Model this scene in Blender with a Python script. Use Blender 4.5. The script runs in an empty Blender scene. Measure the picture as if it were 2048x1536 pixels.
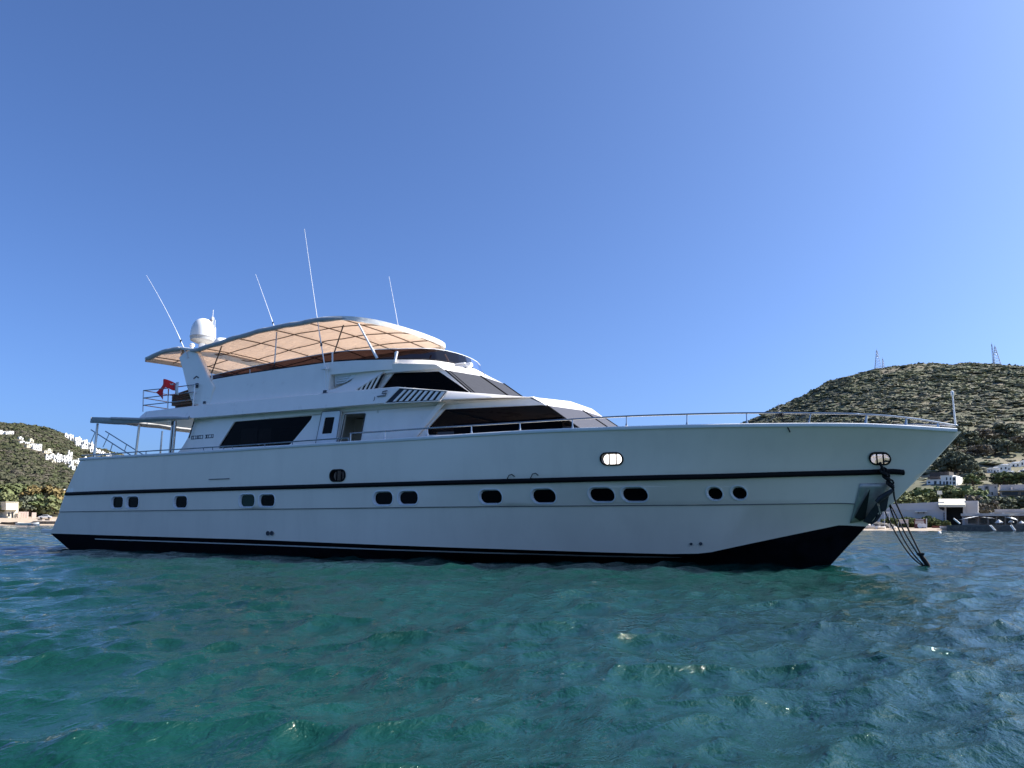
import bpy, bmesh, math, random
import numpy as np
from mathutils import Vector, Matrix
from mathutils.geometry import tessellate_polygon
R = math.radians
scene = bpy.context.scene
col = scene.collection
rnd = random.Random(7)

# ---------------------------------------------------------------- camera
FPX = 1500.0                      # focal length in pixels of a 2048 wide frame
HEAD, PITCH, ROLL = R(118.825), R(10.610), R(0.2)
CAM = Vector((28.5, -20.0, 0.958))
_f0 = Vector((math.cos(HEAD), math.sin(HEAD), 0)); _z = Vector((0, 0, 1))
_r = _f0.cross(_z)
VF = _f0 * math.cos(PITCH) + _z * math.sin(PITCH)
_u = -_f0 * math.sin(PITCH) + _z * math.cos(PITCH)
VR = _r * math.cos(ROLL) + _u * math.sin(ROLL)
VU = _u * math.cos(ROLL) - _r * math.sin(ROLL)
cd = bpy.data.cameras.new('camera'); cam = bpy.data.objects.new('camera', cd); col.objects.link(cam)
cd.sensor_width = 36.0; cd.lens = 36.0 * FPX / 2048.0; cd.clip_start = 0.1; cd.clip_end = 12000
m = Matrix.Identity(4)
for i, v in enumerate((VR, VU, -VF)):
    for k in range(3): m[k][i] = v[k]
for k in range(3): m[k][3] = CAM[k]
cam.matrix_world = m
scene.camera = cam

# ---------------------------------------------------------------- light
SUN_AZ, SUN_EL = R(33), R(41)     # azimuth counter-clockwise from +X
w = bpy.data.worlds.new('World'); scene.world = w; w.use_nodes = True
nt = w.node_tree; nt.nodes.clear()
sky = nt.nodes.new('ShaderNodeTexSky'); sky.sky_type = 'NISHITA'; sky.sun_disc = False
sky.sun_elevation = SUN_EL; sky.sun_rotation = R(90) - SUN_AZ
sky.air_density = 0.7; sky.dust_density = 5.0; sky.ozone_density = 2.0; sky.altitude = 800
bg = nt.nodes.new('ShaderNodeBackground'); bg.inputs[1].default_value = 0.098
ow = nt.nodes.new('ShaderNodeOutputWorld')
tint = nt.nodes.new('ShaderNodeVectorMath'); tint.operation = 'MULTIPLY'; tint.inputs[1].default_value = (.72, .99, 1.39)   # the deep blue of the camera's white balance
nt.links.new(sky.outputs[0], tint.inputs[0]); nt.links.new(tint.outputs[0], bg.inputs[0]); nt.links.new(bg.outputs[0], ow.inputs[0])
sd = bpy.data.lights.new('sun', 'SUN'); sd.energy = 5.0; sd.angle = R(0.55); sd.color = (1, .95, .87)
so = bpy.data.objects.new('sun', sd); col.objects.link(so)
sdir = Vector((math.cos(SUN_AZ) * math.cos(SUN_EL), math.sin(SUN_AZ) * math.cos(SUN_EL), math.sin(SUN_EL)))
so.rotation_euler = sdir.to_track_quat('Z', 'Y').to_euler(); so.location = (0, 0, 80)
vs = scene.view_settings
vs.view_transform = 'Standard'; vs.look = 'None'; vs.exposure = 0.82; vs.gamma = 1.0
scene.cycles.max_bounces = 8

# ---------------------------------------------------------------- helpers
def ray(px, py): return VF + VR * ((px - 1024) / FPX) + VU * ((768 - py) / FPX)
def P(px, py, y=None, x=None, z=None):
    """the point of a vertical or level plane that is seen at a pixel of the photograph"""
    d = ray(px, py)
    t = (y - CAM.y) / d.y if y is not None else (x - CAM.x) / d.x if x is not None else (z - CAM.z) / d.z
    return CAM + d * t
def Q(px, py, d):
    """the point at horizontal distance d from the camera"""
    v = ray(px, py); return CAM + v * (d / math.hypot(v.x, v.y))

def interp(tab):
    xs = np.array([a for a, b in tab], float); ys = np.array([b for a, b in tab], float)
    n = len(xs); h = np.diff(xs); dl = np.diff(ys) / h
    mm = np.zeros(n); mm[0] = dl[0]; mm[-1] = dl[-1]
    for i in range(1, n - 1):
        mm[i] = 0 if dl[i-1] * dl[i] <= 0 else 2 * dl[i-1] * dl[i] / (dl[i-1] + dl[i])
    X = np.linspace(xs[0], xs[-1], 1501); i = np.clip(np.searchsorted(xs, X) - 1, 0, n - 2); t = (X - xs[i]) / h[i]
    L = ((2*t**3-3*t*t+1)*ys[i] + (t**3-2*t*t+t)*h[i]*mm[i] + (-2*t**3+3*t*t)*ys[i+1] + (t**3-t*t)*h[i]*mm[i+1]).tolist()
    x0, k = float(xs[0]), 1500.0 / float(xs[-1] - xs[0])
    def f(x):
        u = (x - x0) * k
        if u <= 0: return L[0]
        if u >= 1500: return L[1500]
        j = int(u); return L[j] + (L[j+1] - L[j]) * (u - j)
    return f

class MB:
    def __init__(s): s.v = []; s.f = []; s.m = []
    def add(s, vs, fs, mi=0):
        o = len(s.v); s.v += [tuple(p) for p in vs]
        for f in fs: s.f.append(tuple(i + o for i in f)); s.m.append(mi)
        return s
    def poly(s, pts, mi=0): return s.add(pts, [tuple(range(len(pts)))], mi)
    def box(s, c, d, rz=0.0, mi=0, mat=None):
        M = mat or Matrix.Rotation(rz, 3, 'Z'); c = Vector(c); vs = []
        for z in (-.5, .5):
            for x, y in ((-.5, -.5), (.5, -.5), (.5, .5), (-.5, .5)):
                vs.append(c + M @ Vector((x * d[0], y * d[1], z * d[2])))
        return s.add(vs, [(3,2,1,0),(4,5,6,7),(0,1,5,4),(1,2,6,5),(2,3,7,6),(3,0,4,7)], mi)
    def slab(s, pts, off, mi=0):
        """polygon pts extruded by vector off"""
        n = len(pts); off = Vector(off); a = [Vector(p) for p in pts]
        nrm = Vector((0,0,0))
        for i in range(n): nrm += a[i].cross(a[(i+1) % n])
        if nrm.dot(off) > 0: a.reverse()
        b = [p + off for p in a]
        fs = [tuple(range(n)), tuple(range(2*n-1, n-1, -1))]
        for i in range(n): j = (i+1) % n; fs.append((j, i, n+i, n+j))
        return s.add(a + b, fs, mi)
    def tube(s, pts, r, n=8, mi=0, closed=False, cap=True):
        pts = [Vector(p) for p in pts]; k = len(pts); rs = r if isinstance(r, (list, tuple)) else [r] * k
        vs = []; up = None
        for i, p in enumerate(pts):
            a = pts[(i-1) % k] if (i or closed) else p; b = pts[(i+1) % k] if (i < k-1 or closed) else p
            t = (b - a).normalized()
            if up is None: up = Vector((0,0,1)) if abs(t.z) < .9 else Vector((1,0,0))
            u = (up - t * up.dot(t)).normalized(); up = u; v = t.cross(u)
            for q in range(n):
                an = 2 * math.pi * q / n; vs.append(p + (u * math.cos(an) + v * math.sin(an)) * rs[i])
        fs = []
        for i in range(k if closed else k - 1):
            j = (i+1) % k
            for q in range(n): e = (q+1) % n; fs.append((i*n+q, i*n+e, j*n+e, j*n+q))
        if cap and not closed: fs += [tuple(range(n-1, -1, -1)), tuple(range((k-1)*n, k*n))]
        return s.add(vs, fs, mi)
    def lathe(s, prof, c, n=24, mi=0, axis=None):
        """profile of (radius, height) about a vertical axis (or another axis)"""
        c = Vector(c); A = Vector((0,0,1)).rotation_difference(Vector(axis)).to_matrix() if axis is not None else Matrix.Identity(3)
        vs = []; k = len(prof)
        for r_, h in prof:
            for q in range(n):
                a = 2*math.pi*q/n; vs.append(c + A @ Vector((r_*math.cos(a), r_*math.sin(a), h)))
        fs = []
        for i in range(k-1):
            for q in range(n): e = (q+1) % n; fs.append((i*n+q, i*n+e, (i+1)*n+e, (i+1)*n+q))
        fs += [tuple(range(n-1,-1,-1)), tuple(range((k-1)*n, k*n))]
        return s.add(vs, fs, mi)
    def grid(s, rows, mi=0, flip=False):
        n = len(rows[0]); vs = [p for r_ in rows for p in r_]; fs = []
        for i in range(len(rows)-1):
            for j in range(n-1):
                q = (i*n+j, i*n+j+1, (i+1)*n+j+1, (i+1)*n+j)
                fs.append(q[::-1] if flip else q)
        return s.add(vs, fs, mi)
    def mirror(s):
        o = len(s.v); s.v += [(x, -y, z) for x, y, z in s.v]
        s.f += [tuple(i + o for i in f)[::-1] for f in s.f]; s.m += s.m
        return s
    def holes(s, outer, hl, mi=0, mp=None, flip=False):
        """flat outline with holes, 2-D, filled and mapped to 3-D by mp"""
        loops = [outer] + hl
        tri = tessellate_polygon([[Vector((p[0], p[1], 0)) for p in l] for l in loops])
        flat = [p for l in loops for p in l]; fs = []
        for t in tri:
            a, b, c = (flat[i] for i in t)
            ar = (b[0]-a[0])*(c[1]-a[1]) - (c[0]-a[0])*(b[1]-a[1])
            if abs(ar) < 1e-12: continue
            fs.append(tuple(t) if (ar > 0) != flip else tuple(t)[::-1])
        return s.add([mp(*p) for p in flat], fs, mi)
    def build(s, name, mats, parent=None, bevel=0, ang=35, seg=2, solid=0, weld=True):
        me = bpy.data.meshes.new(name); me.from_pydata(s.v, [], s.f)
        for mt in (mats if isinstance(mats, (list, tuple)) else [mats]): me.materials.append(mt)
        me.polygons.foreach_set('material_index', s.m)
        if weld:
            bm = bmesh.new(); bm.from_mesh(me); bmesh.ops.remove_doubles(bm, verts=bm.verts, dist=1e-4); bm.to_mesh(me); bm.free()
        me.polygons.foreach_set('use_smooth', [True] * len(me.polygons)); me.set_sharp_from_angle(angle=R(ang)); me.update()
        o = bpy.data.objects.new(name, me); col.objects.link(o)
        if parent: o.parent = parent
        if solid:
            md = o.modifiers.new('solid', 'SOLIDIFY'); md.thickness = solid; md.offset = -1
        if bevel:
            md = o.modifiers.new('bevel', 'BEVEL'); md.width = bevel; md.segments = seg; md.limit_method = 'ANGLE'; md.angle_limit = R(30)
            md.harden_normals = False
        return o

def tag(o, label=None, cat=None, group=None, kind=None):
    if label: o['label'] = label
    if cat: o['category'] = cat
    if group: o['group'] = group
    if kind: o['kind'] = kind
    return o
def empty(name, loc, label, cat, group=None, rz=0):
    o = bpy.data.objects.new(name, None); col.objects.link(o); o.location = loc; o.rotation_euler = (0,0,rz)
    o.empty_display_size = .3
    return tag(o, label, cat, group)

# ---------------------------------------------------------------- materials
def mat(name, base, rough=.5, metal=0, spec=.5, coat=0, var=0, vscale=3, bump=0, bscale=40, ior=None):
    mt = bpy.data.materials.new(name); mt.use_nodes = True; n = mt.node_tree.nodes; l = mt.node_tree.links
    b = n['Principled BSDF']
    b.inputs['Base Color'].default_value = (*base, 1); b.inputs['Roughness'].default_value = rough
    b.inputs['Metallic'].default_value = metal; b.inputs['Specular IOR Level'].default_value = spec
    b.inputs['Coat Weight'].default_value = coat; b.inputs['Coat Roughness'].default_value = .05
    if ior: b.inputs['IOR'].default_value = ior
    tc = n.new('ShaderNodeTexCoord')
    if var:
        no = n.new('ShaderNodeTexNoise'); no.inputs['Scale'].default_value = vscale; no.inputs['Detail'].default_value = 6
        l.new(tc.outputs['Object'], no.inputs['Vector'])
        mx = n.new('ShaderNodeMix'); mx.data_type = 'RGBA'
        mx.inputs[6].default_value = (*[c * (1-var) for c in base], 1); mx.inputs[7].default_value = (*[min(1, c * (1+var)) for c in base], 1)
        mr = n.new('ShaderNodeMapRange'); mr.inputs[1].default_value = .3; mr.inputs[2].default_value = .7
        l.new(no.outputs[0], mr.inputs[0]); l.new(mr.outputs[0], mx.inputs[0]); l.new(mx.outputs[2], b.inputs['Base Color'])
        mr2 = n.new('ShaderNodeMapRange'); mr2.inputs[3].default_value = max(.02, rough*.8); mr2.inputs[4].default_value = min(1, rough*1.25)
        l.new(no.outputs[0], mr2.inputs[0]); l.new(mr2.outputs[0], b.inputs['Roughness'])
    if bump:
        n2 = n.new('ShaderNodeTexNoise'); n2.inputs['Scale'].default_value = bscale; n2.inputs['Detail'].default_value = 4
        l.new(tc.outputs['Object'], n2.inputs['Vector'])
        bp = n.new('ShaderNodeBump'); bp.inputs['Strength'].default_value = bump; bp.inputs['Distance'].default_value = .02
        l.new(n2.outputs[0], bp.inputs['Height']); l.new(bp.outputs[0], b.inputs['Normal'])
    return mt
M = {}
M['white'] = mat('white_gelcoat', (.93,.86,.78), .28, coat=.25, var=.035, vscale=1.2, bump=.02, bscale=2.5)
M['hull'] = mat('hull_gelcoat', (.86,.76,.63), .30, spec=.4, coat=.15, var=.04, vscale=.7, bump=.04, bscale=.9)
def streaks(mt, amt):
    """faint vertical run-off streaks and blotches"""
    n = mt.node_tree.nodes; l = mt.node_tree.links; b = n['Principled BSDF']; src = b.inputs['Base Color'].links[0].from_socket
    tc = n.new('ShaderNodeTexCoord'); mp = n.new('ShaderNodeMapping'); mp.inputs['Scale'].default_value = (1.6, 1.6, .25); l.new(tc.outputs['Object'], mp.inputs['Vector'])
    no = n.new('ShaderNodeTexNoise'); no.inputs['Scale'].default_value = 1.6; no.inputs['Detail'].default_value = 7; no.inputs['Roughness'].default_value = .62; l.new(mp.outputs[0], no.inputs['Vector'])
    mr = n.new('ShaderNodeMapRange'); mr.inputs[1].default_value = .48; mr.inputs[2].default_value = .78; mr.inputs[3].default_value = 0; mr.inputs[4].default_value = amt; l.new(no.outputs[0], mr.inputs[0])
    mx = n.new('ShaderNodeMix'); mx.data_type = 'RGBA'; l.new(mr.outputs[0], mx.inputs[0]); l.new(src, mx.inputs[6]); mx.inputs[7].default_value = (.36,.31,.24,1); l.new(mx.outputs[2], b.inputs['Base Color'])
streaks(M['hull'], .10); streaks(M['white'], .07)
M['cap'] = mat('cap_paint', (.80,.80,.80), .3, var=.05)
M['black'] = mat('black_rubber', (.006,.006,.007), .6, spec=.12)
M['anti'] = mat('antifouling', (.004,.004,.006), .8, spec=.06, var=.5, vscale=4)
M['steel'] = mat('stainless', (.36,.36,.36), .14, metal=1, var=.08, vscale=8)
M['polish'] = mat('polished_plate', (.44,.41,.36), .35, metal=.45, var=.3, vscale=3, bump=.25, bscale=4)
M['deck'] = mat('white_deck', (.78,.74,.67), .6, var=.06)
M['teak'] = mat('teak', (.33,.2,.1), .6, var=.2, vscale=6)
M['stripe'] = mat('boot_stripe', (.62,.62,.58), .4)
M['wood'] = mat('interior_wood', (.16,.09,.05), .5, var=.2, vscale=5)
M['beige'] = mat('interior_lining', (.72,.66,.56), .6, var=.05)
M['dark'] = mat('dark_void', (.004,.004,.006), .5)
M['greyfab'] = mat('grey_awning_cloth', (.43,.43,.43), .85, var=.12, vscale=5, bump=.15, bscale=30)
M['mesh'] = mat('windscreen_cover', (.06,.062,.082), .8, var=.08, vscale=8)
M['meshdark'] = mat('pilothouse_screen_cover', (.024,.025,.034), .7, var=.08, vscale=8)
M['whitefab'] = mat('white_awning_cloth', (.70,.70,.68), .85, var=.06, vscale=5, bump=.5, bscale=9)
M['frame'] = mat('awning_frame', (.09,.055,.035), .4, var=.1)
M['fibre'] = mat('white_fibreglass', (.8,.8,.8), .35)
M['red'] = mat('flag_red', (.9,.025,.03), .7, var=.1)
M['wicker'] = mat('brown_wicker', (.16,.105,.06), .8, var=.3, vscale=20, bump=.5, bscale=60)
M['rope'] = mat('black_rope', (.006,.006,.006), .85, bump=.4, bscale=80)
M['letter'] = mat('dark_lettering', (.03,.04,.06), .4)
M['galv'] = mat('galvanised_steel', (.20,.20,.21), .45, metal=.7, var=.2, vscale=10)

def glassy(name, tint, mixv, rough=.02):
    mt = bpy.data.materials.new(name); mt.use_nodes = True; n = mt.node_tree.nodes; l = mt.node_tree.links
    n.clear(); out = n.new('ShaderNodeOutputMaterial')
    tr = n.new('ShaderNodeBsdfTransparent'); tr.inputs[0].default_value = (*tint, 1)
    gl = n.new('ShaderNodeBsdfGlossy'); gl.inputs['Roughness'].default_value = rough; gl.inputs[0].default_value = (.9,.9,.95,1)
    fr = n.new('ShaderNodeFresnel'); fr.inputs[0].default_value = mixv
    mx = n.new('ShaderNodeMixShader'); l.new(fr.outputs[0], mx.inputs[0]); l.new(tr.outputs[0], mx.inputs[1]); l.new(gl.outputs[0], mx.inputs[2])
    l.new(mx.outputs[0], out.inputs[0]); return mt
M['glass'] = glassy('smoked_glass', (.12,.10,.105), 1.12)
M['glassdark'] = glassy('dark_smoked_glass', (.045,.04,.042), 1.12)
M['acrylic'] = glassy('brown_acrylic', (.075,.05,.05), 1.08)
M['port'] = mat('porthole_glass', (.003,.003,.004), .25, spec=.08)
M['portgreen'] = mat('greenish_porthole_glass', (.03,.055,.045), .2, spec=.1)  # greenish glass for one porthole

def canopy_mat():
    mt = bpy.data.materials.new('beige_canopy_cloth'); mt.use_nodes = True; n = mt.node_tree.nodes; l = mt.node_tree.links
    n.clear(); out = n.new('ShaderNodeOutputMaterial')
    tc = n.new('ShaderNodeTexCoord'); no = n.new('ShaderNodeTexNoise'); no.inputs['Scale'].default_value = 2.5; no.inputs['Detail'].default_value = 5
    l.new(tc.outputs['Object'], no.inputs['Vector'])
    cr = n.new('ShaderNodeValToRGB'); cr.color_ramp.elements[0].color = (.70,.46,.31,1); cr.color_ramp.elements[1].color = (.80,.55,.38,1)
    l.new(no.outputs[0], cr.inputs[0])
    d = n.new('ShaderNodeBsdfDiffuse'); d.inputs[0].default_value = (.7,.66,.6,1)
    t = n.new('ShaderNodeBsdfTranslucent'); l.new(cr.outputs[0], t.inputs[0])
    mp = n.new('ShaderNodeMapping'); mp.inputs['Scale'].default_value = (1.2, 4, 1); mp.inputs['Rotation'].default_value = (0,0,.5); l.new(tc.outputs['Object'], mp.inputs['Vector'])
    wn = n.new('ShaderNodeTexNoise'); wn.inputs['Scale'].default_value = 1.3; wn.inputs['Detail'].default_value = 5; wn.inputs['Distortion'].default_value = .8; l.new(mp.outputs[0], wn.inputs['Vector'])
    bp = n.new('ShaderNodeBump'); bp.inputs['Strength'].default_value = .9; bp.inputs['Distance'].default_value = .12; l.new(wn.outputs[0], bp.inputs['Height']); l.new(bp.outputs[0], d.inputs['Normal']); l.new(bp.outputs[0], t.inputs['Normal'])
    mx = n.new('ShaderNodeMixShader'); mx.inputs[0].default_value = .38
    l.new(d.outputs[0], mx.inputs[1]); l.new(t.outputs[0], mx.inputs[2]); l.new(mx.outputs[0], out.inputs[0]); return mt
M['canopy'] = canopy_mat()
# ---------------------------------------------------------------- sea
def water_mat():
    mt = bpy.data.materials.new('sea_water'); mt.use_nodes = True; n = mt.node_tree.nodes; l = mt.node_tree.links
    b = n['Principled BSDF']; tc = n.new('ShaderNodeTexCoord')
    b.inputs['IOR'].default_value = 1.333; b.inputs['Roughness'].default_value = .04; b.inputs['Specular Tint'].default_value = (.97, 1, .78, 1)
    nc = n.new('ShaderNodeTexNoise'); nc.inputs['Scale'].default_value = .22; nc.inputs['Detail'].default_value = 3
    l.new(tc.outputs['Object'], nc.inputs['Vector'])
    cr = n.new('ShaderNodeValToRGB'); cr.color_ramp.elements[0].position = .35; cr.color_ramp.elements[1].position = .7
    cr.color_ramp.elements[0].color = (.003,.026,.022,1); cr.color_ramp.elements[1].color = (.004,.038,.031,1)
    l.new(nc.outputs[0], cr.inputs[0]); l.new(cr.outputs[0], b.inputs['Base Color'])
    mp = n.new('ShaderNodeMapping'); mp.inputs['Rotation'].default_value = (0,0,R(20)); mp.inputs['Scale'].default_value = (1,.55,1)
    l.new(tc.outputs['Object'], mp.inputs['Vector'])
    last = None
    for sc_, dist, st in ((.8, .22, .4), (2.6, .07, .6), (8, .034, .8), (22, .013, .85), (60, .005, .85)):
        no = n.new('ShaderNodeTexNoise'); no.inputs['Scale'].default_value = sc_; no.inputs['Detail'].default_value = 3; no.inputs['Distortion'].default_value = .6
        l.new(mp.outputs[0], no.inputs['Vector'])
        bp = n.new('ShaderNodeBump'); bp.inputs['Strength'].default_value = st; bp.inputs['Distance'].default_value = dist
        l.new(no.outputs[0], bp.inputs['Height'])
        if last: l.new(last.outputs[0], bp.inputs['Normal'])
        last = bp
    l.new(last.outputs[0], b.inputs['Normal'])
    return mt
M['sea'] = water_mat()

def build_sea():
    rg = np.random.default_rng(11)
    h0 = HEAD
    front = np.linspace(-R(50), R(50), 760); back = np.linspace(R(50), 2*math.pi - R(50), 180)[1:-1]
    ang = np.concatenate([front, back]) + h0
    rad = np.concatenate([[.05, .5], np.exp(np.linspace(math.log(1.1), math.log(70), 800)), np.exp(np.linspace(math.log(70.6), math.log(320), 420)), np.exp(np.linspace(math.log(330), math.log(9000), 90))])
    A, Rr = np.meshgrid(ang, rad)
    X0 = CAM.x + Rr*np.cos(A); Y0 = CAM.y + Rr*np.sin(A)
    inner = (np.abs(((A - h0 + math.pi) % (2*math.pi)) - math.pi) < R(50.2))
    step = np.maximum(Rr * np.where(inner, .0024, .03), np.gradient(rad)[:, None])
    X = X0.copy(); Y = Y0.copy(); Z = np.zeros_like(X0)
    main = math.pi - .35
    for i in range(150):
        lam = .17 * (6.5/.17) ** ((i + rg.random())/150)
        th = main + rg.normal(0, .62)
        k = 2*math.pi/lam
        amp = .0068 * lam**.76 * min(1, (1.5/lam)**1.15)
        ph = rg.random()*2*math.pi
        wgt = np.clip((lam/step - 2.5)/3, 0, 1)
        # groups of waves: a slow envelope so that crests come and go
        e1 = rg.random()*6.28; kk = k*.13
        a = k*(X0*math.cos(th) + Y0*math.sin(th)) + ph
        env = .65 + .5*np.sin(kk*(X0*math.cos(th+1.2) + Y0*math.sin(th+1.2)) + e1) * np.sin(kk*.7*(X0*math.cos(th-.4) + Y0*math.sin(th-.4)) + 2*e1)
        aw = amp*wgt*env
        Z += aw*np.cos(a); q = 1.25
        X -= q*aw*math.cos(th)*np.sin(a); Y -= q*aw*math.sin(th)*np.sin(a)
    nr, na = X.shape
    v = np.stack([X, Y, Z], -1).reshape(-1, 3).astype(np.float32)
    i = np.arange(nr-1)[:, None]*na; j = np.arange(na)[None, :]; j2 = (j+1) % na
    f = np.stack([i+j, i+na+j, i+na+j2, i+j2], -1).reshape(-1, 4)[:, ::-1]
    return mesh_np('sea', v, f, M['sea'])
def mesh_np(name, v, f, mats, smooth=True, midx=None):
    me = bpy.data.meshes.new(name); nf = len(f); k = f.shape[1]
    me.vertices.add(len(v)); me.vertices.foreach_set('co', np.ascontiguousarray(v, np.float32).ravel())
    me.loops.add(nf*k); me.loops.foreach_set('vertex_index', np.ascontiguousarray(f, np.int32).ravel())
    me.polygons.add(nf); me.polygons.foreach_set('loop_start', np.arange(0, nf*k, k, dtype=np.int32))
    me.polygons.foreach_set('loop_total', np.full(nf, k, np.int32))
    for mt in (mats if isinstance(mats, (list, tuple)) else [mats]): me.materials.append(mt)
    if midx is not None: me.polygons.foreach_set('material_index', midx.astype(np.int32))
    me.polygons.foreach_set('use_smooth', np.full(nf, smooth)); me.update(calc_edges=True); me.validate()
    o = bpy.data.objects.new(name, me); col.objects.link(o); return o
sea = build_sea(); tag(sea, kind='structure')

# ---------------------------------------------------------------- the yacht: hull lines (half breadth over length)
yacht = empty('motor_yacht', (0,0,0), 'large white motor yacht with smoked windows, flybridge and beige canopy, anchored in the bay', 'yacht')
B = dict(
 sheer=interp([(0,3.12),(1,3.2),(4,3.3),(18,3.3),(20,3.25),(22,3.05),(24,2.62),(26,1.93),(27.5,1.2),(28.5,.58),(29.27,.06)]),
 rub=interp([(0,3.12),(3,3.28),(17,3.28),(19,3.18),(21,2.95),(23,2.5),(25,1.72),(26.5,.98),(27.6,.42),(28.38,.06)]),
 knuckle=interp([(0,3.1),(3,3.25),(16,3.25),(18,3.12),(20,2.85),(22,2.4),(24,1.75),(26,.88),(27,.4),(27.66,.06)]),
 chine=interp([(0,3.0),(3,3.15),(15,3.15),(17,3.0),(19,2.65),(21,2.15),(23,1.55),(25,.88),(26.5,.3),(27.12,.05)]),
 wl=interp([(.6,2.85),(3,3.0),(14,2.95),(17,2.6),(20,1.9),(23,1.0),(25,.42),(26.25,.05)]))
def hit(px, py, bf, off=0):
    X = 14.0
    for k in range(200):
        p = P(px, py, y=-(bf(X) - off)); e = p.x - X; X += .25*e
        if abs(e) < 1e-5: break
    return P(px, py, y=-(bf(X) - off))
PX = dict(
 sheer=[(160,920),(400,906),(600,893),(800,881),(1000,868.5),(1250,858),(1500,852.5),(1700,852)],
 rub=[(130,988),(500,976.5),(1000,963),(1400,953.5),(1600,948),(1740,944.5),(1785,943)],
 knuckle=[(118,1023),(500,1018),(1000,1012),(1400,1009),(1600,1006.5),(1680,1005.5)],
 chine=[(110,1067),(500,1079),(1000,1098),(1200,1104.5),(1340,1108),(1410,1107),(1460,1096),(1500,1087.5),(1600,1066.5),(1680,1050)])
STEM = dict(sheer=(29.27,3.09), rub=(28.38,2.12), knuckle=(27.66,1.4), chine=(27.12,.94), wl=(26.25,.0), keel=(25.5,-.8))
X0 = dict(sheer=P(160,920,y=-3.2).x, rub=P(130,988,y=-3.12).x, knuckle=P(118,1023,y=-3.1).x, chine=P(101,1066,y=-3.0).x, wl=P(138,1092,y=-2.85).x, keel=1.0)
ZF = {}
def lin(tab):
    x0, x1 = tab[0][0], tab[-1][0]; L = np.interp(np.linspace(x0, x1, 1501), [q[0] for q in tab], [q[1] for q in tab]).tolist(); k = 1500/(x1-x0)
    def f(x):
        u = (x-x0)*k
        if u <= 0: return L[0]
        if u >= 1500: return L[1500]
        j = int(u); return L[j] + (L[j+1]-L[j])*(u-j)
    return f
for k_, pts in PX.items():
    t_ = []
    for a_ in pts:
        h_ = hit(*a_, B[k_]); t_.append((h_.x, h_.z))
    t_ = [q for q in t_ if q[0] < STEM[k_][0] - .25] + [STEM[k_]]
    t_[0] = (X0[k_], t_[0][1]); ZF[k_] = interp(t_) if k_ != 'chine' else (lin(t_))
ZF['wl'] = lambda x: 0.0; ZF['keel'] = lambda x: -.8
B['keel'] = lambda x: .06 if x > 20 else .06 + .5*(1 - x/20)
NS = 72
TS = [1 - (1 - i/NS)**1.35 for i in range(NS+1)]
def lp(k, t, off=0):
    X = X0[k] + (STEM[k][0] - X0[k])*t
    return Vector((X, -(B[k](X) - off), ZF[k](X)))
def side_pt(lo, hi, t, s):
    p = lp(lo, t)*(1-s) + lp(hi, t)*s
    if lo == 'rub' and t > .6 and 0 < s < 1: p.y += .11*math.sin(math.pi*s)*((t-.6)/.4)**1.5*min(1, (1-t)*14)     # hollow flare of the bow
    return p
SV = [0, .17, .34, .5, .66, .83, 1]
def inv(lo, hi, X, z):
    t, s = .5, .5
    for _ in range(40):
        p = side_pt(lo, hi, t, s); e = 1e-4
        a = (side_pt(lo, hi, t+e, s) - p)/e; b = (side_pt(lo, hi, t, s+e) - p)/e
        det = a.x*b.z - b.x*a.z; dx, dz = X - p.x, z - p.z
        if abs(dx) + abs(dz) < 1e-6: break
        t = min(max(t + (dx*b.z - b.x*dz)/det, 0), 1); s = min(max(s + (a.x*dz - dx*a.z)/det, -.5), 1.5)
    return t, s
def side_hit(lo, hi, px, py):
    """where the ray through a photo pixel meets the hull strip between two lines"""
    z = (P(px, py, y=-3).z); X = P(px, py, y=-3).x; y = -3
    for _ in range(120):
        p = P(px, py, y=y); t, s = inv(lo, hi, p.x, p.z); e = side_pt(lo, hi, t, s).y - y; y += .3*e
        if abs(e) < 1e-5: break
    return P(px, py, y=y)
def rrect(w, h, r, n=7):
    r = min(r, w/2-1e-4, h/2-1e-4); o = []
    for cx, cy, a0 in ((w/2-r, h/2-r, 0), (-w/2+r, h/2-r, 90), (-w/2+r, -h/2+r, 180), (w/2-r, -h/2+r, 270)):
        for i in range(n): a = R(a0 + 90*i/(n-1)); o.append((cx + r*math.cos(a), cy + r*math.sin(a)))
    return o
# openings: (strip, centre px, width px, height px, roundness)
PORTS = [(234.4,1004.7,24,23.5,.36),(264.8,1004.5,25,23.5,.36),(361,1004,27,25,.38),(494,1001.3,31,26,.4),(533.5,1001,32,25,.4),
         (766,996.5,39,28,.46),(816,995.5,40,28,.46),(981,993.5,46,29,.48),(1087,992,49,30,.48),(1203,989.5,52,30,.48),(1269,989,53,30,.48),
         (1429.5,987,32,27.5,.5),(1478,986,32,27.5,.5)]
HAWSE = [(675.5,951,28,20.5,.48),(1223.5,918,41,21,.49),(1760,917.5,38,20,.5)]
def opening(lo, hi, o, grow=1.0):
    cx, cy, wpx, hpx, rr = o
    c = side_hit(lo, hi, cx, cy); a = side_hit(lo, hi, cx - wpx/2, cy); b = side_hit(lo, hi, cx + wpx/2, cy)
    u = side_hit(lo, hi, cx, cy - hpx/2); d = side_hit(lo, hi, cx, cy + hpx/2)
    w_, h_ = abs(b.x - a.x), abs(u.z - d.z)
    return c, w_, h_, rr
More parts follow.
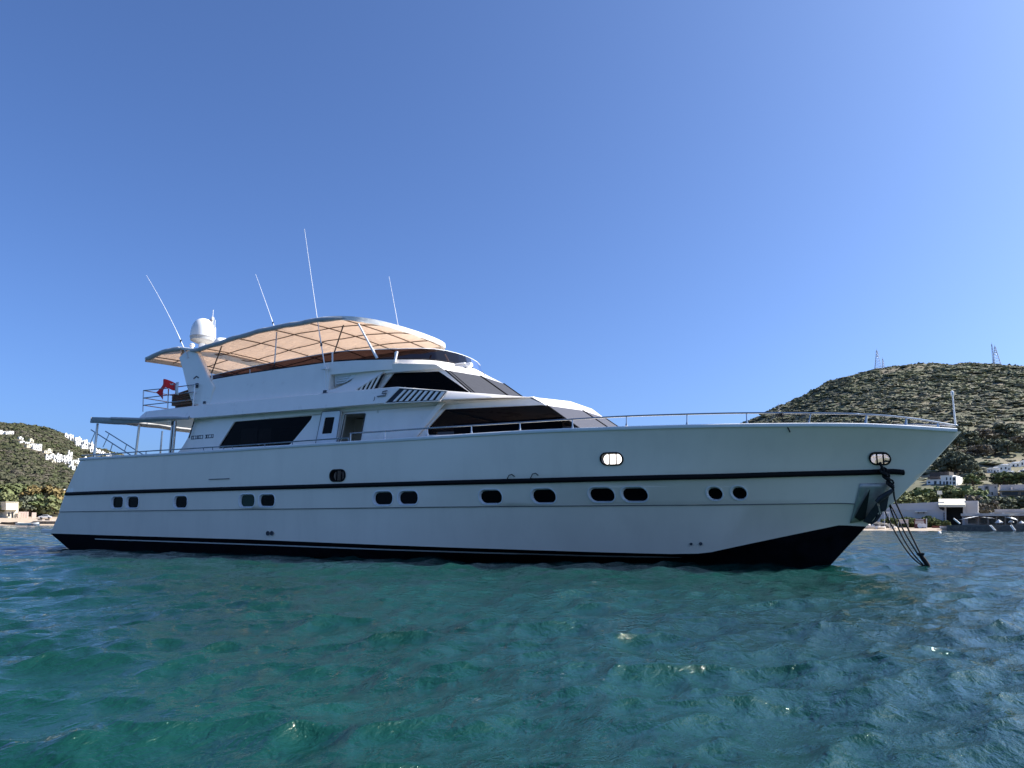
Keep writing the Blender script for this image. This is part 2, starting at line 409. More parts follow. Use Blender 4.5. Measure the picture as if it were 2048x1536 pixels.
def strip(mb, lo, hi, ops, mi=0, flip=False):
    """one hull strip with openings cut out of it; returns the opening outlines"""
    info = []
    for o in ops:
        c, w_, h_, rr = opening(lo, hi, o)
        loop = [inv(lo, hi, c.x + a, c.z + b) for a, b in rrect(w_, h_, rr*h_)]
        info.append((c, w_, h_, rr, loop))
    rng = []
    for q in info:
        ta = min(p[0] for p in q[4]); tb = max(p[0] for p in q[4])
        i = max(k for k in range(NS) if TS[k] < ta - 1e-4); j = min(k for k in range(NS+1) if TS[k] > tb + 1e-4)
        rng.append([i, j, [q[4]]])
    rng.sort(key=lambda r_: r_[0]); mg = []
    for r_ in rng:
        if mg and r_[0] < mg[-1][1]: mg[-1][1] = max(mg[-1][1], r_[1]); mg[-1][2] += r_[2]
        else: mg.append(r_)
    cut = set(k for r_ in mg for k in range(r_[0], r_[1]))
    for k in range(NS):
        if k in cut: continue
        for u, v in zip(SV, SV[1:]): mb.poly([side_pt(lo,hi,TS[k],u), side_pt(lo,hi,TS[k+1],u), side_pt(lo,hi,TS[k+1],v), side_pt(lo,hi,TS[k],v)], mi)
    for i, j, hl in mg:
        outer = [(TS[k], 0) for k in range(i, j+1)] + [(TS[j], u) for u in SV[1:-1]] + [(TS[k], 1) for k in range(j, i-1, -1)] + [(TS[i], u) for u in SV[-2:0:-1]]
        mb.holes(outer, hl, mi, mp=lambda t, s: side_pt(lo, hi, t, s), flip=flip)
    return info
# knuckle step
STEM['knuckle_lo'] = (27.63, 1.385); X0['knuckle_lo'] = X0['knuckle']
B['knuckle_lo'] = lambda x: max(B['knuckle'](x) - .022, .05); ZF['knuckle_lo'] = lambda x: ZF['knuckle'](x) - .02
hb = MB()
ports = strip(hb, 'knuckle', 'rub', PORTS); hawses = strip(hb, 'rub', 'sheer', HAWSE)
for lo, hi, mi in (('chine','knuckle_lo',0), ('knuckle_lo','knuckle',0)):
    for k in range(NS): hb.poly([lp(lo,TS[k]), lp(lo,TS[k+1]), lp(hi,TS[k+1]), lp(hi,TS[k])], mi)
ords = ['chine','knuckle_lo','knuckle','rub','sheer']
for a, b in zip(ords, ords[1:]):                       # transom half and stem face half
    p, q = lp(a,0), lp(b,0); hb.poly([p, q, (q.x,0,q.z), (p.x,0,p.z)])
    p, q = lp(a,1), lp(b,1); hb.poly([q, p, (p.x+.02,0,p.z), (q.x+.02,0,q.z)])
hb.mirror()
hull = hb.build('hull', M['hull'], yacht, ang=20)
ab = MB()
for lo, hi in (('wl','chine'), ('keel','wl')):
    for k in range(NS): ab.poly([lp(lo,TS[k]), lp(lo,TS[k+1]), lp(hi,TS[k+1]), lp(hi,TS[k])])
    p, q = lp(lo,0), lp(hi,0); ab.poly([p, q, (q.x,0,q.z), (p.x,0,p.z)])
    p, q = lp(lo,1), lp(hi,1); ab.poly([q, p, (p.x+.02,0,p.z), (q.x+.02,0,q.z)])
ab.mirror().build('bottom_paint', M['anti'], hull, ang=25)
# portholes: a chamfered frame that recedes to dark glass
def yhull(lo, hi, X, z):
    t, s = inv(lo, hi, X, z); return side_pt(lo, hi, t, s).y
for i, (c, w_, h_, rr, loop) in enumerate(ports):
    pm = MB(); n1 = rrect(w_+.05, h_+.05, rr*(h_+.05)); n2 = rrect(w_, h_, rr*h_); n3 = rrect(w_-.05, h_-.055, rr*(h_-.05))
    def ring(loop, dy): return [Vector((c.x+a, yhull('knuckle','rub',c.x+a,c.z+b)+dy, c.z+b)) for a, b in loop]
    rows = [ring(n1, -.001), ring(n1, -.014), ring(n2, -.016), ring(n3, .065)]
    pm.grid([r_ + [r_[0]] for r_ in rows], 0, flip=True)
    pm.poly(ring(n3, .065), 1)
    pm.build('porthole', [M['cap'], M['portgreen'] if i == 3 else M['port']], hull, ang=40)
# fairleads through the bulwark
for c, w_, h_, rr, loop in hawses:
    fm = MB(); n1 = rrect(w_+.07, h_+.07, rr*(h_+.07)); n2 = rrect(w_, h_, rr*h_)
    def ring(loop, dy): return [Vector((c.x+a, yhull('rub','sheer',c.x+a,c.z+b)+dy, c.z+b)) for a, b in loop]
    rows = [ring(n1,-.002), ring(n1,-.03), ring(n2,-.03), ring(n2,.14), ring(n1,.14)]
    fm.grid([r_ + [r_[0]] for r_ in rows], 0, flip=True)
    fm.build('fairlead', [M['black']], hull, ang=40)
    rm = MB()
    for s_ in (-.17, .17):
        X = c.x + s_*w_; y = yhull('rub','sheer',X,c.z)
        rm.tube([(X, y+.06, c.z-h_*.56), (X, y+.06, c.z+h_*.56)], .018, 8)
    rm.build('fairlead_roller', M['black'], hull)
# rub rail, boot stripe, cap rail, deck and inner bulwark
def band(name, line, prof, ta, tb, mt, parent, n=120, both=True, dz=None):
    mb = MB(); rows = []
    for i in range(n+1):
        t = ta + (tb-ta)*i/n; p = lp(line, t); e = 1e-3
        tg = (lp(line, min(t+e,1)) - lp(line, max(t-e,0))); nn = Vector((tg.y, -tg.x, 0)).normalized()
        rows.append([p + nn*a + Vector((0,0,b + (dz(p.x) if dz else 0))) for a, b in prof])
    mb.grid([r_ + [r_[0]] for r_ in rows], 0)
    mb.poly(rows[0]); mb.poly(rows[-1][::-1])
    if both: mb.mirror()
    return mb.build(name, mt, parent, ang=40)
band('rub_rail', 'rub', [(-.02,-.065),(.035,-.06),(.06,-.025),(.06,.025),(.035,.06),(-.02,.065)], .003, .988, M['black'], hull)
band('knuckle_shade', 'knuckle', [(-.01,-.022),(.004,-.022),(.004,-.006),(-.01,-.006)], .001, .985, M['letter'], hull)  # dark strip painted in for the shade under the knuckle step
xs_ = [hit(*q, B['chine']) for q in ((188,1078),(500,1089),(1000,1107),(1250,1114),(1360,1115.5))]
zs_ = interp([(q.x, q.z) for q in xs_])
sb = MB(); rows = []
for i in range(81):
    X = xs_[0].x + (xs_[-1].x - xs_[0].x)*i/80; hw = .017 if i < 76 else .017*(80-i)/4 + .002
    r_ = []
    for dz in (-hw, hw):
        z = zs_(X) + dz; t, s = inv('wl','chine', X, z); q = side_pt('wl','chine', t, s); r_.append(q + Vector((0,-.008,0)))
    rows.append([r_[0] + Vector((0,.02,0))] + r_ + [r_[1] + Vector((0,.02,0))])
sb.grid(rows).mirror().build('boot_stripe', M['stripe'], hull)
band('cap_rail', 'sheer', [(-.15,-.02),(.03,-.02),(.045,.0),(.045,.05),(.03,.065),(-.15,.065)], 0, .997, M['cap'], hull)
ZD = 2.1
db = MB(); inn = []
for k in range(NS+1):
    p = lp('sheer', TS[k]*.985); nb = max(abs(p.y) - .12, .02); X = min(p.x, 28.1 + .1*TS[k]) if p.x > 28.1 else p.x
    inn.append((Vector((p.x, -nb, p.z)), Vector((X, -max(min(B['rub'](X) - .12, nb), .015), ZD))))
# inner bulwark face (with the fairlead holes) and deck
hole_r = []
for c, w_, h_, rr, loop in hawses: hole_r.append((c.x - w_*.6, c.x + w_*.6, c))
for k in range(NS):
    a, b = inn[k], inn[k+1]; hs = [h for h in hole_r if h[1] > min(a[1].x,a[0].x) and h[0] < max(b[1].x,b[0].x)]
    if not hs: db.poly([a[0], b[0], b[1], a[1]])
    else:
        c = hs[0][2]; u, v = c.z + .17, c.z - .17
        f = lambda e, z: e[1] + (e[0]-e[1])*((z-ZD)/(e[0].z-ZD))
        db.poly([a[0], b[0], f(b,u), f(a,u)]); db.poly([f(a,v), f(b,v), b[1], a[1]])
    db.poly([a[1], b[1], (b[1].x,0,ZD), (a[1].x,0,ZD)], 1)
    pa, pb = lp('sheer', TS[k]), lp('sheer', TS[k+1])
p = inn[0]; db.poly([p[0], p[1], (p[1].x,0,ZD), (p[0].x,0,p[0].z)])
db.mirror().build('bulwark_and_deck', [M['white'], M['deck']], hull, ang=30)
sw = MB(); xs0 = P(82,1060,y=-2.6).x; sw.slab([(xs0,-2.6,.56),(xs0,2.6,.56),(.05,2.9,.56),(.05,-2.9,.56)], (0,0,.16)); sw.build('swim_platform', M['hull'], yacht, bevel=.03)
# small fittings
for px, py in ((1023,955),(1070,952.5)):
    p = hit(px, py, B['rub']); ft = MB()
    ft.tube([p+Vector((-.09,.0,-.06)), p+Vector((-.08,-.09,-.05)), p+Vector((-.02,-.1,.05)), p+Vector((.06,-.09,.07)), p+Vector((.10,-.02,.02))], .012, 8)
    ft.box(p+Vector((-.03,-.03,-.09)), (.16,.08,.05))
    ft.build('hose_fitting', M['black'], hull)
for px, py, r_ in ((536.6,1066.5,.06),(544.6,1066.3,.06),(1383,1088,.03),(1402,1087.5,.035)):
    p = side_hit('chine','knuckle_lo',px,py)
    MB().lathe([(r_,0),(r_*1.15,.02),(r_*1.15,.035),(r_*.8,.035),(r_*.75,.01),(0.001,.01)], p+Vector((0,.0,0)), 14, axis=(0,-1,0)).build('through_hull', M['letter'], hull)
p = hit(438,958,B['sheer']); MB().box(p+Vector((0,-.004,0)), (.95,.02,.022)).build('hull_seam', M['letter'], hull)
# ---------------------------------------------------------------- the yacht: main cabin
def roundpoly(pts, r, n=5):
    o = []; k = len(pts)
    for i in range(k):
        p = Vector(pts[i]); a = Vector(pts[i-1]) - p; b = Vector(pts[(i+1) % k]) - p
        rr = min(r, a.length*.45, b.length*.45); u = p + a.normalized()*rr; v = p + b.normalized()*rr
        for j in range(n):
            t = j/(n-1); o.append(tuple(u*(1-t)**2 + p*2*t*(1-t) + v*t*t))
    return o
def XZ(px, py, y): p = P(px, py, y=y); return (p.x, p.z)
def cut_wall(mb, outer, loops, mp, depth=.06, mi=0, jm=0):
    """a wall with openings and their jambs; mp(X, Z, d) gives the point at depth d behind the face"""
    mb.holes(outer, loops, mi, mp=lambda a, b: mp(a, b, 0))
    for lo_ in loops:
        l2 = lo_ + [lo_[0]]
        mb.grid([[mp(a, b, 0) for a, b in l2], [mp(a, b, depth) for a, b in l2]], jm)
def ymain(X, z, d=0):
    f = min(max((X-16.5)/3.4, 0), 1.35)
    return Vector((X, -2.5 + f*(.05 + .15*min(max((z-3.3)/.8, 0), 1)) + d, z))
aftwin = roundpoly([XZ(468.5,843.3,-2.5), XZ(624.5,831.3,-2.5), XZ(622,839,-2.5), XZ(580,889.5,-2.5), XZ(434.5,896.8,-2.5)], .09)
fwdwin = roundpoly([XZ(889.5,818.6,-2.48), XZ(1082,809.6,-2.34), XZ(1091,810.8,-2.33), XZ(1163,861.5,-2.44), XZ(1150,866,-2.45), XZ(857,870,-2.5), XZ(852,860,-2.5)], .04)
dA, dB = XZ(690.5,829,-2.5), XZ(731,827,-2.5); dC, dD = XZ(720.5,885.5,-2.5), XZ(679.5,886,-2.5)
kx = (dD[0]-dA[0])/(dD[1]-dA[1])
door_hole = roundpoly([(dA[0], dA[1]), (dB[0], dB[1]), (dB[0]+kx*(2.2-dB[1]), 2.2), (dA[0]+kx*(2.2-dA[1]), 2.2)], .05)
outer = [(4.95,ZD), (21.05,ZD), (21.0,3.22), (20.93,3.30), (19.82,4.07), (19.32,4.30), (16.9,4.38), (15.1,4.44), (6.1,4.55), XZ(387,844.5,-2.5), XZ(381,861,-2.5), XZ(375,877,-2.5), XZ(368,889,-2.5), XZ(361,899,-2.5), XZ(354,906.5,-2.5)]
outer = [q for q in outer]
cm = MB(); cut_wall(cm, outer, [aftwin, fwdwin, door_hole], ymain)
cm.mirror()
W = [Vector((19.82,-2.3,4.07)), Vector((20.2,-.8,4.11)), Vector((20.2,.8,4.11)), Vector((19.82,2.3,4.07))]
G = [Vector((20.93,-2.45,3.30)), Vector((21.4,-.8,3.27)), Vector((21.4,.8,3.27)), Vector((20.93,2.45,3.30))]
D_ = [Vector((21.05,-2.45,ZD)), Vector((21.5,-.8,ZD)), Vector((21.5,.8,ZD)), Vector((21.05,2.45,ZD))]
for i in range(3): cm.poly([D_[i], D_[i+1], G[i+1], G[i]])
cabin = cm.build('main_cabin', M['white'], yacht, ang=25)
am = MB(); am.box((6.25,0,3.3), (.06,4.9,2.5)); am.build('aft_bulkhead', M['dark'], cabin)
# diagonal trim that divides saloon and forward cabin
tm = MB(); q = [P(817.5,881,y=-2.5), P(830.5,880,y=-2.5), P(893,804.5,y=-2.5), P(880.5,804,y=-2.5)]
e_ = (q[0]-q[3]).normalized()*.5; q[0] += e_; q[1] += e_
tm.slab(q, (0,-.05,0)); tm.build('diagonal_pillar', M['white'], cabin, bevel=.015)
# windows
def pane(name, loop, mp, d, mt, parent, label=None):
    mb = MB(); mb.holes(loop, [], 0, mp=lambda a, b: mp(a, b, d)); o = mb.build(name, mt, parent)
    if label: o['label'] = label
    return o
pane('saloon_window', aftwin, ymain, .05, M['glass'], cabin); pane('forward_window', fwdwin, ymain, .05, M['glassdark'], cabin)
# interior seen through glass and door
im = MB(); im.box((10.6,-.4,3.25), (8.4,.08,2.3), mi=0); im.box((11.5,0,ZD+.04), (10,4.8,.05), mi=1); im.box((17.8,-.9,3.1), (3.6,.08,1.7), mi=2)
im.box((14.25,-1.5,3.3), (.06,1.9,2.3), mi=3); im.box((12.35,-1.65,3.3), (.06,1.6,2.3), mi=3); im.box((13.3,-1.25,3.2), (1.85,.06,2.2), mi=3)
im.box((13.35,-1.3,3.2),(.04,.12,1.9), mi=2); im.box((11.0,0,4.36), (9.5,4.8,.04), mi=3)
im.build('interior_bulkhead', [M['wood'], M['teak'], M['dark'], M['beige']], cabin)
for a, b in ((482,512),(517,540)):
    u, v = P(a,858,y=-2.35), P(b,893,y=-2.35)
    cu = MB(); rows = []
    for i in range(25):
        X = u.x + (v.x-u.x)*i/24; y = -2.33 + .025*math.sin(i*1.3); rows.append([(X,y,u.z), (X,y,2.9)])
    cu.grid(rows).build('curtain', M['beige'], cabin)
# the side door, slid open
dp = [P(644,823.6,y=-2.62), P(681.5,821,y=-2.62), P(671.5,888,y=-2.62), P(630.5,890,y=-2.62)]
kx2 = (dp[2].x-dp[1].x)/(dp[2].z-dp[1].z); kx3 = (dp[3].x-dp[0].x)/(dp[3].z-dp[0].z)
ol = roundpoly([(dp[0].x,dp[0].z),(dp[1].x,dp[1].z),(dp[1].x+kx2*(2.2-dp[1].z),2.2),(dp[0].x+kx3*(2.2-dp[0].z),2.2)], .06)
wl_ = roundpoly([XZ(650,835,-2.62), XZ(669.3,833.8,-2.62), XZ(663,866.8,-2.62), XZ(643.5,867.7,-2.62)], .03)
mdoor = lambda a, b, d: Vector((a, -2.62+d, b))
dm = MB(); cut_wall(dm, ol, [wl_], mdoor, .03); l2 = ol + [ol[0]]
dm.grid([[mdoor(a,b,.07) for a,b in l2], [mdoor(a,b,0) for a,b in l2]]); dm.holes(ol, [], 0, mp=lambda a,b: mdoor(a,b,.07), flip=True)
door = dm.build('sliding_door', M['cap'], cabin, ang=30); pane('door_window', wl_, mdoor, .025, M['port'], door) if False else pane('door_window', wl_, mdoor, .025, M['port'], cabin)
ds = MB(); ds.tube([mdoor(a,b,-.004) for a,b in ol], .011, 5, closed=True); ds.build('door_seal', M['galv'], cabin)
fm = MB(); fl = door_hole + [door_hole[0]]
cx_ = sum(p[0] for p in door_hole)/len(door_hole); cz_ = sum(p[1] for p in door_hole)/len(door_hole)
gr = [(cx_+(a-cx_)*1.03, cz_+(b-cz_)*1.012) for a, b in fl]
fm.grid([[ymain(a,b,-.002) for a,b in gr],[ymain(a,b,-.022) for a,b in gr],[ymain(a,b,-.022) for a,b in fl],[ymain(a,b,.01) for a,b in fl]], flip=True)
fm.build('door_frame', M['letter'], cabin)
# windscreen of the forward cabin, under dark covers
wm = MB(); GM = Vector((.0,0,0))
for i in range(3):
    a, b, c, d = W[i], W[i+1], G[i+1], G[i]
    u = (b-a).normalized()*.04
    wm.poly([d+u, c-u, b-u, a+u])
wm.build('windscreen', M['mesh'], cabin, weld=False)
fr_ = MB()
for i in range(4): fr_.tube([W[i], G[i]], .022, 6)
for i in range(3): fr_.tube([G[i], G[i+1]], .02, 6)
fr_.build('windscreen_frame', M['black'], cabin)
ro = [Vector((19.4,-2.33,4.325)), Vector((19.82,-.8,4.40)), Vector((19.82,.8,4.40)), Vector((19.4,2.33,4.325))]
# lettering on the cabin side: a row of dark, unreadable letters
lm = MB(); a, b = P(383,875.5,y=-2.5), P(427.5,872,y=-2.5); rr_ = random.Random(3)
for i in range(13):
    if i in (7,): continue
    t = i/13; c = a.lerp(b, t+.03); w_ = (b.x-a.x)/13*.72; h_ = .12
    y = -2.504
    lm.box((c.x, y, c.z-h_*.42), (w_,.008,.028)); lm.box((c.x+.01, y, c.z+h_*.42), (w_,.008,.026))
    lm.box((c.x+rr_.choice([-.4,.4])*w_, y, c.z), (.026,.0085,h_))
lm.build('name_lettering', M['letter'], cabin)
lm = MB(); u, v = P(1024,862,y=-2.36), P(1064.5,859,y=-2.36)
lm.slab([(u.x,-2.36,u.z-.03),(v.x,-2.36,v.z-.03),(v.x+.02,-2.36,v.z+.03),(u.x+.02,-2.36,u.z+.03)], (0,.01,0)); lm.build('sill_plate', M['galv'], cabin)

# ---------------------------------------------------------------- upper deck slab with its side wing
wst = [(3.15,-2.74,4.66,4.60),(3.3,-2.78,4.74,4.585),(3.5,-2.8,4.86,4.58),(3.72,-2.8,4.975,4.57),(6.2,-2.8,5.0,4.52),(10,-2.8,4.985,4.47),(12.2,-2.8,4.955,4.44),(14.9,-2.8,4.925,4.42),(15.15,-2.8,4.915,4.42),(16.9,-2.78,4.65,4.365),(18.3,-2.6,4.47,4.335),(19.4,-2.33,4.325,4.30)]
um = MB(); rows = []
for X, yo, zt, zb in wst:
    rows.append([(X,0,zt+.04),(X,yo+.55,zt-.0),(X,yo+.14,zt+.0),(X,yo+.09,zt-.03),(X,yo-.03,zb+.02),(X,yo+.02,zb),(X,-2.25,zb+.05),(X,0,zb+.05)])
um.grid(rows); um.poly(rows[0][::-1]); um.poly(rows[-1])
um.mirror()
um.poly([ro[0], (19.4,0,4.365), ro[1]]); um.poly([ro[1], (19.4,0,4.365), ro[2]]); um.poly([ro[2], (19.4,0,4.365), ro[3]])
for i in range(3): um.poly([W[i]+Vector((0,0,-.01)), W[i+1]+Vector((0,0,-.01)), ro[i+1], ro[i]])
um.poly([(19.4,-2.33,4.30), W[0], ro[0]]); um.poly([(19.4,2.33,4.30), ro[3], W[3]])
upper = um.build('upper_deck', M['white'], yacht, ang=28)
# slatted air intake in the wing
a, b, c, d = P(800,777,y=-2.735), P(893.5,783,y=-2.73), P(880,801.3,y=-2.835), P(771.5,806,y=-2.84)
a.z = min(a.z, 4.9)
vm = MB(); vm.slab([d, c, b, a], (0,-.012,0), 0)
def lerp4(u, v): return (d.lerp(c, u)).lerp(a.lerp(b, u), v)
NSL = 8
for i in range(NSL):
    u0 = .075 + i*.113; 
    q = [lerp4(u0+.055,.07), lerp4(u0+.11,.07), lerp4(u0+.11,.93), lerp4(u0+.055,.93)]
    if i == NSL-1: q = [lerp4(u0+.055,.07), lerp4(.985,.07), lerp4(.985,.93), lerp4(u0+.055,.93)]
    vm.slab([p + Vector((0,-.012,0)) for p in q], (0,-.03,0), 1)
vm.build('air_intake', [M['dark'], M['white']], upper, ang=30)
em = MB(); fo = [lerp4(-.012,-.03), lerp4(1.012,-.03), lerp4(1.012,1.03), lerp4(-.012,1.03)]
em.tube([p+Vector((0,-.015,0)) for p in fo], .017, 6, closed=True); em.build('intake_rim', M['white'], upper)
lg = MB(); p = P(765,790,y=-2.80)
lg.tube([p+Vector((-.2,0,-.03)), p+Vector((-.05,0,-.02)), p+Vector((.1,0,-.03)), p+Vector((.13,0,.04)), p+Vector((-.02,0,.05)), p+Vector((0,0,.1)), p+Vector((.17,0,.12))], .02, 6)
p = P(748,798,y=-2.803); lg.tube([p+Vector((-.03,0,-.06)), p+Vector((.01,0,-.03)), p+Vector((.02,0,.07))], .01, 6)
lg.build('side_emblem', M['galv'], upper)

# ---------------------------------------------------------------- pilothouse
def ypil(X, z, d=0): return Vector((X, -2.2 + .05*min(max((z-4.6)/.8,0),1) + d, z))
pw = roundpoly([XZ(786.5,745.5,-2.16), XZ(877,742.3,-2.16), XZ(938,783.5,-2.19), XZ(936,787,-2.2), XZ(757,783,-2.2)], .03)
pm = MB(); pout = [(12.25,4.6),(17.42,4.45),(17.38,4.66),(16.45,5.38),(16.2,5.46),(14.6,5.56),(12.25,5.62)]
cut_wall(pm, pout, [pw], ypil, .05); a_ = [ypil(*q) for q in ((12.25,4.6),(12.25,5.62))]; pm.poly([a_[0], a_[1], (12.25,0,5.62), (12.25,0,4.6)]); pm.mirror()
W2 = [Vector((16.45,-2.15,5.38)), Vector((16.78,-.72,5.43)), Vector((16.78,.72,5.43)), Vector((16.45,2.15,5.38))]
G2 = [Vector((17.40,-2.2,4.62)), Vector((17.95,-.72,4.60)), Vector((17.95,.72,4.60)), Vector((17.40,2.2,4.62))]
pil = pm.build('pilothouse', M['white'], yacht, ang=25)
pane('pilothouse_window', pw, ypil, .045, M['glassdark'], pil)
im = MB(); im.box((14.8,0,5.0),(3.2,.1,1.0), mi=0); im.box((14.6,0,4.62),(4.4,4.2,.03), mi=0); im.box((16.2,-1.2,4.95),(.5,.9,.28), mi=1); im.box((15.2,-1.0,5.0),(.12,.6,.7), mi=1)
im.lathe([(.001,0),(.16,.02),(.2,.12),(.14,.24),(.001,.28)], (16.7,-1.75,4.62), 14, mi=2)
im.build('helm_console', [M['dark'], mat('maroon_leather',(.10,.02,.025),.5), M['beige']], pil)
wm = MB()
for i in range(3):
    u = (W2[i+1]-W2[i]).normalized()*.04; wm.poly([G2[i]+u, G2[i+1]-u, W2[i+1]-u, W2[i]+u])
wm.build('pilothouse_windscreen', M['meshdark'], pil, weld=False)
fr_ = MB()
for i in range(4): fr_.tube([W2[i]+Vector((.01,0,0)), G2[i]+Vector((.01,0,0))], .022, 6)
fr_.tube([W2[0].lerp(W2[1],.12), G2[0].lerp(G2[1],.10)], .014, 6)
for i in range(3): fr_.tube([G2[i]+Vector((.01,0,.01)), G2[i+1]+Vector((.01,0,.01))], .016, 6)
fr_.build('windscreen_frame', M['black'], pil)
# pilothouse roof with its bevelled brow
zt1, zt2 = P(797,727,y=-2.32), P(871,728.5,y=-2.3)
T = [Vector((12.2,-2.34,5.70)), Vector((zt1.x,-2.34,zt1.z)), Vector((zt2.x,-2.3,zt2.z)), Vector((16.15,-.72,5.77))]
Bm = [Vector((12.2,-2.3,5.56)), P(786,744.5,y=-2.3), Vector((16.28,-2.22,5.43))]
rm = MB()
rm.poly([Bm[0], Bm[1], T[1], T[0]]); rm.poly([Bm[1], Bm[2], T[2], T[1]])
rm.poly([Bm[2], W2[0]+Vector((0,-.04,0)), T[2]]); rm.poly([W2[0]+Vector((0,-.04,0)), W2[1], T[3], T[2]])
ce = lambda v, z: Vector((v.x, 0, z))
rm.poly([T[0], T[1], ce(T[1],5.86), ce(T[0],5.86)]); rm.poly([T[1], T[2], T[3], ce(T[3],5.84), ce(T[1],5.86)])
rm.poly([ce(T[0],5.5), Vector((16.2,0,5.5)), Bm[2], Bm[1], Bm[0]]); rm.poly([Bm[2], Vector((16.2,0,5.5)), W2[1], W2[0]+Vector((0,-.04,0))])
rm.mirror(); rm.poly([W2[1], W2[2], Vector((16.15,.72,5.77)), T[3]]); rm.poly([T[3], (16.15,.72,5.77), (16.15,0,5.84)])
roof = rm.build('pilothouse_roof', M['white'], pil, ang=20)
# louvre on the recessed side below the coaming and the white side vent
lv = MB(); A_, B_, C_, E_ = P(671,744,y=-2.26), P(718,745,y=-2.26), P(694,764,y=-2.26), P(671,771.5,y=-2.26)
lv.slab([A_, E_, C_, P(712,754,y=-2.26), B_], (0,-.03,0))
for i in range(6):
    t = (i+.6)/6.4; z = A_.z + (E_.z-A_.z)*t; xr = B_.x + (C_.x-B_.x)*min(1,t*1.25) - .06
    if xr > A_.x + .1:
        ctr = Vector(((A_.x+.06+xr)/2, -2.305, z)); lv.box(ctr, (xr-A_.x-.06,.05,.014), mat=Matrix.Rotation(R(35),3,'X'))
lv.build('side_louvre', M['cap'], pil, ang=25)
bt = MB()
bt.slab([P(640,786,y=-2.62), P(706,783,y=-2.62), P(764,747,y=-2.34), P(768,743,y=-2.34), P(718,744.5,y=-2.30), P(700,763,y=-2.34), P(676,775,y=-2.5)], (0,.10,0))
bt.build('sweeping_buttress', M['white'], pil, ang=40, bevel=.01)
sv = MB(); q = [P(708,782.5,y=-2.5), P(752,778,y=-2.28), P(768,747.5,y=-2.28)]
q[0] = P(706,783,y=-2.56)
sv.slab(q, (0,.03,0), 1)
for i in range(5):
    t0 = .12 + i*.18; t1 = t0 + .085
    lo0, lo1 = q[0].lerp(q[1], t0), q[0].lerp(q[1], t1); hi0, hi1 = q[0].lerp(q[2], t0), q[0].lerp(q[2], t1)
    sv.slab([p + Vector((0,-.012,0)) for p in (lo0, lo1, hi1, hi0)], (.05,-.07,0), 0)
sv.build('side_vent', [M['white'], M['dark']], pil, ang=30)

# ---------------------------------------------------------------- flybridge coaming and tinted windscreen
plan = [(6.55,-2.44),(8,-2.44),(10,-2.44),(12.3,-2.44),(13.3,-2.44),(14.1,-2.42),(14.6,-2.34),(15.05,-2.15),(15.4,-1.85),(15.65,-1.45),(15.82,-.95),(15.9,-.45),(15.92,0)]
zto = interp([(6.5,5.90),(8,5.95),(10,5.98),(12.3,5.99),(13.3,5.94),(14.1,5.88),(15,5.84),(15.92,5.90)])
zbo = lambda x: 4.95
fly = MB(); rows = []; cw = []
def pl(i): return plan[i]
# lower wall, from the arch to the recess, and the upper band all round
low = [(6.3,-2.5),(8,-2.5),(10,-2.5),(12.3,-2.5)]
fly.grid([[(x,y,4.97+(.02 if x<12 else 0)),(x,y+.02,5.35),(x,-2.44,5.58),(x,-2.44,zto(x)),(x,-2.34,zto(x)),(x,-2.34,4.95)] for x,y in low])
x,y = low[0]; fly.poly([(x,y,4.99),(x,-2.34,4.95),(x,-2.34,zto(x)),(x,-2.44,zto(x)),(x,-2.44,5.58),(x,y+.02,5.35)])
x,y = low[-1]; fly.poly([(x,y,4.97),(x,y+.02,5.35),(x,-2.44,5.58),(x,-2.0,5.58),(x,-2.0,4.95)])
up_ = []
for i, (x,y) in enumerate(plan):
    if x < 12.2: continue
    a = Vector(plan[max(i-1,0)]); b = Vector(plan[min(i+1,len(plan)-1)]); n_ = Vector((b-a)).normalized(); n_ = Vector((n_.y,-n_.x))
    if i == len(plan)-1: n_ = Vector((1,0))
    zt = zto(x); zb = max(5.585 - .02*(x-12.3), 5.5) if x < 15.0 else 5.6
    up_.append([(x-n_.x*.55,y-n_.y*.55,zb),(x,y,zb),(x+n_.x*.012,y+n_.y*.012,(zb+zt)/2),(x,y,zt),(x-n_.x*.1,y-n_.y*.1,zt),(x-n_.x*.1,y-n_.y*.1,zb)])
fly.grid(up_); fly.mirror()
coam = fly.build('flybridge_coaming', M['white'], yacht, ang=35)
# windscreen
zws = interp([(6.6,.17),(9,.25),(12.3,.33),(14.5,.36),(15.5,.40),(15.95,.42)])
fine = []
for i in range(len(plan)-1):
    for k in range(6): t = k/6; fine.append(((plan[i][0]*(1-t)+plan[i+1][0]*t), (plan[i][1]*(1-t)+plan[i+1][1]*t)))
fine.append(plan[-1]); full = fine + [(x,-y) for x,y in fine[-2::-1]]
am = MB(); gm = MB(); tm_ = MB(); rows = []; top = []
for i, (x,y) in enumerate(full):
    a = Vector(full[max(i-1,0)]); b = Vector(full[min(i+1,len(full)-1)]); n_ = (b-a).normalized(); n_ = Vector((n_.y,-n_.x))
    zb = zto(x); h = zws(x); k = .30*min(1,max(0,(x-12)/3.5))
    r_ = Vector((x-n_.x*.04, y-n_.y*.04, zb)); tp = Vector((x-n_.x*(.05+k*h), y-n_.y*(.05+k*h), zb+h))
    rows.append([r_, tp]); top.append(tp)
am.grid(rows); scr = am.build('flybridge_windscreen', M['acrylic'], coam, ang=60)
gm.tube([r_[0]+Vector((0,0,.02)) for r_ in rows], .03, 6); gm.build('windscreen_seal', M['black'], coam)
tm_.tube(top, .012, 6); tm_.build('windscreen_trim', M['cap'], coam)
ps = MB()
for px, p0, p1, yy in ((665,705,729,-2.43),(791,722,704,-2.33),(424,747,760,-2.44)):
    ps = MB(); ps.tube([P(px,p0,y=yy), P(px,p1,y=yy)], .028, 8); ps.build('windscreen_post', M['cap'], coam)
